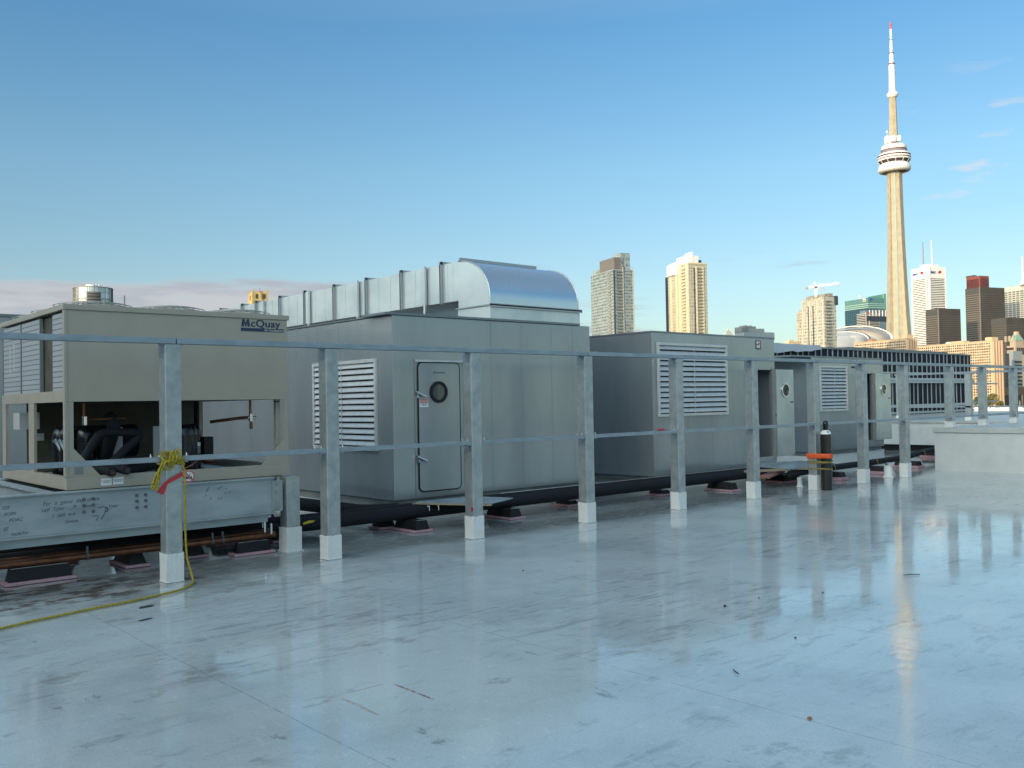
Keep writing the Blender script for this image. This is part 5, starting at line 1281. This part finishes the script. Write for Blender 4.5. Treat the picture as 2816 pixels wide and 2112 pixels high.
for k in range(7):
    a = R(100+k*10)
    obj('roof_joint', MB().tube([(RX*.965*math.cos(R(180)-a+R(0)), -7.5, z0-8+RZ*.93*math.sin(a)), (RX*.80*math.cos(R(180)-a), -7.5, z0-8+RZ*.80*math.sin(a))], .35, 4), 'seam', t)

# peach apartment blocks on the shore
def hotel(label, pl, pc, pr, py, d, floors, cols, z_bot, rcols, plain=0):
    B = Bld('apartment_block', label, 'building', pl, pc, pr, py, d, 'peach apartment blocks on the shore')
    h = B.h; rad = B.B
    core(B, 'body', 'peach', 0, B.B, 0, B.A, 0, h)
    B.box('parapet', 'peach_trim', -.4, B.B+.4, -.4, B.A+.4, h, h+1.0)
    # windows: largest hundred as parts, the rest as one object
    fh = 3.0; wins = []
    for i in range(floors):
        z = h-3.2-i*fh
        for k in range(cols):
            y = 1.5+(B.A-3)*(k+.5)/cols
            wins.append((-.06, y, z, 0, (i*7+k*3+(i*k) % 5) % 5))
        for k in range(rcols):
            wins.append((1.2+(B.B-2.4)*(k+.5)/rcols, -.06, z, 1, 4))
    wins.sort(key=lambda q: (q[1] if q[3] == 0 else -1))
    rest = MB(); restf = MB()
    for i, (x, y, z, s_, q) in enumerate(wins):
        wd = (B.A-3)/cols*.30 if s_ == 0 else .8
        fr = MB().box(-.10, -.0, y-wd-.3, y+wd+.3, z-.2, z+1.9) if s_ == 0 else MB()
        gl = MB().box(-.2, -.101, y-wd, y+wd, z, z+1.65) if s_ == 0 else MB().box(x-wd, x+wd, -.12, -.0, z, z+1.7)
        white = (s_ == 0 and q < 2)
        if i < 100:
            o = obj('window', gl if not white else fr, 'win_dark' if not white else 'whitefar', B.o)
            if white: obj('pane', gl, 'win_dark', o)
        else:
            (rest if not white else restf).add(*((gl.v, gl.f) if not white else (fr.v, fr.f)))
            if white: rest.add(gl.v, gl.f)
    if rest.v: o = obj('windows', rest, 'win_dark', B.o); o['kind'] = 'stuff'
    if restf.v: o = obj('window_surrounds', restf, 'whitefar', B.o); o['kind'] = 'stuff'
    for k in range(4):
        x = B.B*(k+.5)/4; obj('rounded_bay', MB().cyl((x, 0, 0), (x, 0, h), B.B/9.5, n=14), 'peach_bay', B.o, smooth=True)
    return B
B = hotel('peach apartment block at the right, with rounded end bays and a long sunlit front', 2520, 2727, 2757, 938, 1150, 20, 34, 0, 4)
for a, b_, zz in ((2596, 2642, 935), (2702, 2721, 931)):
    ya, yb = B.a(a), B.a(b_); B.box('roof_block', 'peach', 4, B.B*.8, min(ya, yb), max(ya, yb), B.h+1.0, B.z(zz)+2)
B.box('roof_block', 'whitefar', 2, 3.9, B.a(2606), B.a(2597), B.h+1, B.z(937)+2)
B = hotel('peach apartment block in front of the stadium and the observation tower foot', 2349, 2494, 2521, 932, 1080, 8, 30, 0, 4)
ya, yb = B.a(2380), B.a(2392); B.box('roof_block', 'brick', 3, B.B*.7, min(ya, yb), max(ya, yb), B.h+1, B.z(926)+1)
ya, yb = B.a(2356), B.a(2379); B.box('roof_block', 'whitefar', 2, B.B*.7, min(ya, yb), max(ya, yb), B.h+1, B.z(931))
B.box('roof_block', 'peach', 2, B.B*.8, 2, 14, B.h+1, B.h+5)

# green roofed hotel
B = Bld('grand_hotel', 'old stone hotel with steep green copper roof and chimney, at the right edge', 'building', 2769, 2792, 2835, 950, 1680)
h = B.h
core(B, 'body', 'stone', 0, B.B, 0, B.A, 0, h)
core(B, 'upper_storeys', 'stone', 3, B.B*.62, 2, B.A*.8, h, B.z(934))
x0, x1, y0, y1, zb, za = 2, B.B*.60, 1, B.A*.82, B.z(936), B.z(914); 
cx_, cy2 = (x0+x1)/2, (y0+y1)/2
obj('roof', MB().add([(x0, y0, zb), (x1, y0, zb), (x1, y1, zb), (x0, y1, zb), (cx_-2, cy2-2, za), (cx_+2, cy2-2, za), (cx_+2, cy2+2, za), (cx_-2, cy2+2, za)], [(0, 1, 5, 4), (1, 2, 6, 5), (2, 3, 7, 6), (3, 0, 4, 7), (4, 5, 6, 7)]), 'copper_green', B.o)
B.box('chimney', 'peach', cx_-3.5, cx_+2, cy2-3, cy2+2, za-8, B.z(911))
for k in range(6): B.box('window', 'win_dark', -.4, 0, 3+k*B.A/6.4, 5.5+k*B.A/6.4, B.z(962), B.z(955))
for k in range(3): B.box('dormer', 'stone', -1.0+3, 5, y0+3+k*7, y0+6+k*7, zb-1, zb+8)
for k in range(8): B.box('window', 'win_dark', 3+k*B.B/8.4, 6+k*B.B/8.4, -.4, 0, B.z(975), B.z(956))
# striped offices below it
B = Bld('office_block', 'light grey office block with dark horizontal window bands below the green roofed hotel', 'building', 2772, 2786, 2810, 965, 1450)
core(B, 'body', 'greyfar', 0, B.B, 0, B.A, 0, B.h)
for i in range(16):
    z = B.h-14-i*5.2
    if z < 4: break
    B.box('window_band', 'win_dark', B.B*.12, B.B-1, -.5, 0, z-2.6, z)
B = Bld('office_block', 'dark slate office block with fine floor lines just right of the peach block', 'building', 2755, 2764, 2775, 972, 1400)
core(B, 'body', 'tdbelt', 0, B.B, 0, B.A, 0, B.h)
for i in range(18):
    z = B.h-4-i*4.2
    if z < 3: break
    B.box('floor_line', 'grey_line2', -.4, B.B, -.4, B.A*.98, z-1.2, z)
B = Bld('office_block', 'brown banded low block at the right edge above the quay', 'building', 2757, 2790, 2860, 1064, 1300)
core(B, 'body', 'brownfar', 0, B.B, 0, B.A, B.h*.55, B.h); core(B, 'dark_base', 'win_dark', 1, B.B-1, 1, B.A-1, 0, B.h*.55)  # near-black body set back below the brown band
for k in range(6): B.box('column', 'stone', .2+k*12, 2.2+k*12, -.2, 1, 0, B.h*.55)
# stepped grey block and other near-city pieces behind the middle unit
B = Bld('stepped_building', 'shaded grey building with a stepped roof, just above the middle unit', 'building', 2021, 2046, 2128, 913, 62)
h = B.h
core(B, 'body', 'shadegrey', 0, B.B, 0, B.A, 0, h); B.box('glazed_band', 'shadeglass', -.03, B.B+.03, -.03, B.A, h-.5, h-.05)
B.box('upper_step', 'shadegrey', B.b(2040)*1.0+.2, B.b(2110), .3, B.A, h, B.z(902)); B.box('upper_step', 'shadegrey2', .5, B.b(2092), .5, B.A, B.z(902), B.z(895))
B.box('upper_step', 'shadegrey2', -.02, B.b(2058), .2, B.A, h, B.z(898)); B.box('roof_vent', 'shadegrey2', B.b(2064), B.b(2070), .6, 1.2, B.z(895), B.z(892)); B.box('roof_vent', 'shadegrey2', B.b(2080), B.b(2083), .6, 1.0, B.z(895), B.z(892))
c_ = at(2004, 925, 300)
mp = 300*math.cos(R(13))/FPX
t = thing('glass_pyramid', 'small pale glass pyramid roof between the second tower and the stepped building', 'roof', (c_.x, c_.y, GROUND), -R(40), local=True)
z0 = c_.z-GROUND; w_ = 17*mp*.8
obj('pyramid', MB().add([(-w_, -w_, z0), (w_, -w_, z0), (w_, w_, z0), (-w_, w_, z0), (0, 0, z0+23*mp)], [(0, 1, 4), (1, 2, 4), (2, 3, 4), (3, 0, 4)]), 'pyrglass', t)
obj('base_wall', MB().box(-w_-1, w_+1, -w_-1, w_+1, 0, z0), 'beige', t)
pb = MB()
for sx, sy in ((-1, -1), (1, -1), (1, 1), (-1, 1)): pb.tube([(sx*w_, sy*w_, z0), (0, 0, z0+23*mp)], .12, 5)
for f_ in (.33, .66): pb.tube([(-w_*(1-f_), -w_*(1-f_), z0+23*mp*f_), (w_*(1-f_), -w_*(1-f_), z0+23*mp*f_), (w_*(1-f_), w_*(1-f_), z0+23*mp*f_), (-w_*(1-f_), w_*(1-f_), z0+23*mp*f_)], .1, 4, closed=True)
obj('glazing_bar', pb, 'pale_line', t)
B = Bld('low_building', 'low peach building roofline left of the unfinished apartment tower', 'building', 2158, 2170, 2200, 939, 800)
core(B, 'body', 'peach', 0, B.B, 0, B.A, 0, B.h); B.box('roof_block', 'peach', 2, B.B*.6, 2, B.A*.8, B.h, B.h+1.5)
# round glazed drum and stone tower on the left
c_ = at(256, 833, 150); mp = 150*math.cos(R(24.5))/FPX
t = thing('round_glass_drum', 'round mirror glazed drum with a dark louvred opening, above the chiller fans', 'building', (c_.x, c_.y, GROUND), -R(16.8), local=True)
z0 = c_.z-GROUND-1; z1 = z0+1+39*mp; r = 50*mp
obj('glass_wall', MB().lathe([(r, z0), (r, z1)], n=48), 'drumglass', t, smooth=True)
for z in (z0+.1, z0+(z1-z0)*.45, z1): obj('ring_beam', MB().lathe([(r+.02, z-.05), (r+.09, z-.05), (r+.09, z+.06), (r+.02, z+.06)], n=48), 'conc_grey', t)
for k in range(30):
    a = R(180+k*6+3); obj('mullion', MB().tube([(r*1.01*math.cos(a), r*1.01*math.sin(a), z0), (r*1.01*math.cos(a), r*1.01*math.sin(a), z1)], .035, 4), 'conc_grey', t)
sc_ = [R(262), R(290)]
o = obj('dark_opening', MB().lathe([(r*1.03, z0+.3), (r*1.03, z1-.75)], (0, 0, 0), 8, R(253), R(292)), 'win_dark', t)
for f_ in (.3, .5, .72, .88): obj('louvre_bar', MB().lathe([(r*1.04, z0+.3+(z1-z0-1)*f_), (r*1.04, z0+.42+(z1-z0-1)*f_)], (0, 0, 0), 8, R(255), R(290)), 'grey_line', o)
obj('drum_base', MB().lathe([(r*.98, 0), (r*.98, z0)], n=32), 'stone', t)
for a, w2 in ((R(250), .45), (R(265), .6), (R(285), .25), (R(300), .25)): obj('roof_vent', MB().lathe([(w2, z1), (w2, z1+.35), (0, z1+.5)], (r*.6*math.cos(a), r*.6*math.sin(a), 0), 10), 'podwhite', t)
obj('mast', MB().cyl((r+1.6, -.5, z0), (r+1.6, -.5, z0+2.2), .1, n=6), 'stone', t)
B = Bld('stone_tower', 'square sunlit stone tower peeking over the far end of the metal duct', 'tower', 683, 693, 736, 801, 420)
h = B.h
core(B, 'body', 'yellowstone', 0, B.B, 0, B.A, 0, h)
for x, y in ((0, 0), (B.B-.5, 0), (0, B.A-.5), (B.B-.5, B.A-.5)): B.box('corner_pier', 'yellowstone', x-.15, x+.65, y-.15, y+.65, 0, h+.9)
for x in (B.B*.22, B.B*.70): B.box('window', 'win_dark', x, x+1.1, -.1, .0, B.z(821), B.z(808))
B.box('window', 'maroon', -.1, 0, B.A*.4, B.A*.6, B.z(821), B.z(808)); B.box('buttress', 'yellowstone', B.B*.48, B.B*.60, -.5, 0, 0, h-.6)
B.box('mast', 'seam', B.B*.5, B.B*.53, 1, 1.1, h, h+1.6); B.box('roof_ledge', 'brick', B.B*.45, B.B*.62, -.3, 1, h-.1, h+.3)

# unseen block added to the west so that its shadow covers this roof
t = thing('shade_block', 'broad grey block added west of the roof to shade it, outside the picture', 'building', (-60, 0, -13))
obj('body', MB().box(-80, -60, -95, 78, -13, 24), 'shadegrey', t)
for i in range(9): obj('window_band', MB().box(-60, -59.93, -94, 77, -9+i*3.6, -7.2+i*3.6), 'win_dark', t)

# ------------------------------------------------------------------ shore, quay, boats, trees
sh = [at(2300, 1128, 1120), at(2680, 1121, 1110), at(2760, 1119, 1080), at(2900, 1114, 1060)]
pts = [(p.x, p.y) for p in sh]
far_ = [(9000, pts[-1][1]-800), (9000, 9000), (-3000, 9000), (-3000, 60), (25, 60), (60, 45), (300, 300), (pts[0][0]-100, pts[0][1]-60)]
poly = pts+far_
mb = MB(); n = len(poly); mb.add([(x, y, GROUND+.2) for x, y in poly]+[(x, y, -16) for x, y in poly], [tuple(range(n))]+[(i, (i+1) % n, n+(i+1) % n, n+i) for i in range(n)])
struct('shore_ground', mb, mat('city_ground', (.16, .155, .13), .9, noise=(.02, (.10, .12, .06), .4, .6)))
a, b_ = at(2678, 1120, 1117), at(2760, 1119, 1090)
mb = MB(); mb.add([(a.x, a.y, GROUND+.25), (b_.x, b_.y, GROUND+.25), (b_.x+30, b_.y+35, GROUND+.5), (a.x+25, a.y+40, GROUND+.5)], [(0, 1, 2, 3)])
struct('lawn', mb, mat('grass', (.10, .13, .03), .9))
q = random.Random(21)
def tree(label, px, py, d, h, w_, col):
    p = at(px, py, d); t = thing('autumn_tree', label, 'tree', (p.x, p.y, GROUND), group='trees on the far shore', local=True)
    obj('trunk', MB().tube([(0, 0, 0), (.2, 0, h*.35), (0, .1, h*.7)], [.5, .35, .15], 6), 'brownfar', t)
    mb = MB()
    for _ in range(900):
        th = q.uniform(0, 6.283); rr = q.random()**.5; zz = q.random(); prof = math.sin(math.pi*min(1, zz*.85+.12))**.6
        lump = 1+.25*math.sin(th*3+zz*7)
        x, y, z = w_*rr*prof*lump*math.cos(th), w_*rr*prof*lump*math.sin(th), h*(.22+.78*zz)
        s_ = q.uniform(.25, .6); n_ = Vector((q.gauss(0, 1), q.gauss(0, 1), q.gauss(0, 1))).normalized(); a1 = n_.orthogonal()*s_; b1 = n_.cross(a1)
        c = Vector((x, y, z)); mb.add([c-a1, c+b1*.7, c+a1, c-b1*.7], [(0, 1, 2, 3)])
    obj('crown', mb, col, t)
MT['leaf1'] = mat('yellow_green_leaves', (.16, .15, .03), .7, noise=(.5, (.09, .10, .02), .4, .6)); MT['leaf2'] = mat('dull_green_leaves', (.11, .13, .035), .7, noise=(.5, (.06, .08, .02), .4, .6))
for i, a in enumerate((('bushy yellow green tree right of the railing post before the peach block', 2730, 1112, 1100, 15, 6.5, 'leaf1'), ('smaller green tree touching the left side of the yellow green one', 2716, 1112, 1105, 12, 4.5, 'leaf2'), ('narrow green tree left of the yellow green one, between two railing posts', 2687, 1112, 1105, 12, 4.0, 'leaf2'), ('reddish tree stump of foliage by the quay right of the yellow green tree', 2752, 1114, 1100, 7, 3.5, 'leaf1'))): tree(*a)
def boat(label, px, py, d, l, big=0):
    p = at(px, py, d); t = thing('moored_boat', label, 'boat', (p.x, p.y, -14.4), -R(q.uniform(60, 110)), 'white boats moored along the far quay', local=True)
    obj('hull', MB().hexa([(-l*.4, -1.0, 0), (l*.45, -.5, 0), (l*.45, .5, 0), (-l*.4, 1.0, 0), (-l*.5, -1.4, 1.6), (l*.6, -.2, 1.9), (l*.6, .2, 1.9), (-l*.5, 1.4, 1.6)]), 'whitefar', t)
    obj('cabin', MB().hexa([(-l*.25, -.9, 1.6), (l*.2, -.8, 1.7), (l*.2, .8, 1.7), (-l*.25, .9, 1.6), (-l*.2, -.8, 2.9+big), (l*.1, -.7, 2.9+big), (l*.1, .7, 2.9+big), (-l*.2, .8, 2.9+big)]), 'whitefar', t)
    obj('mast', MB().cyl((0, 0, 1.7), (0, 0, 6+3*big), .12, n=5), 'whitefar', t)
for a in (('white boat at the left of the quay, below the narrow tree', 2688, 1124, 1060, 10), ('white boat moored below the yellow green tree', 2716, 1125, 1050, 9), ('second white boat right of the one below the yellow green tree', 2733, 1125, 1050, 8),
          ('larger white boat with tall mast beside the reddish foliage', 2762, 1118, 1075, 14, 1), ('white boat nearest the last railing post', 2776, 1121, 1050, 10), ('white boat at the right edge of the picture', 2805, 1122, 1030, 12, 1), ('small white boat between the two at the right edge', 2792, 1123, 1030, 9)): boat(*a)
mb = MB(); p0, p1 = at(2670, 1118, 1108), at(2770, 1118, 1085)
mb.hexa([(p0.x, p0.y, -14.4), (p1.x, p1.y, -14.4), (p1.x+2, p1.y+2, -14.4), (p0.x+2, p0.y+2, -14.4), (p0.x, p0.y, GROUND+1.3), (p1.x, p1.y, GROUND+1.3), (p1.x+2, p1.y+2, GROUND+1.3), (p0.x+2, p0.y+2, GROUND+1.3)])
o = obj('quay_wall', mb, 'stone', None); tag(o, 'pale quay wall along the water below the trees', 'quay wall')
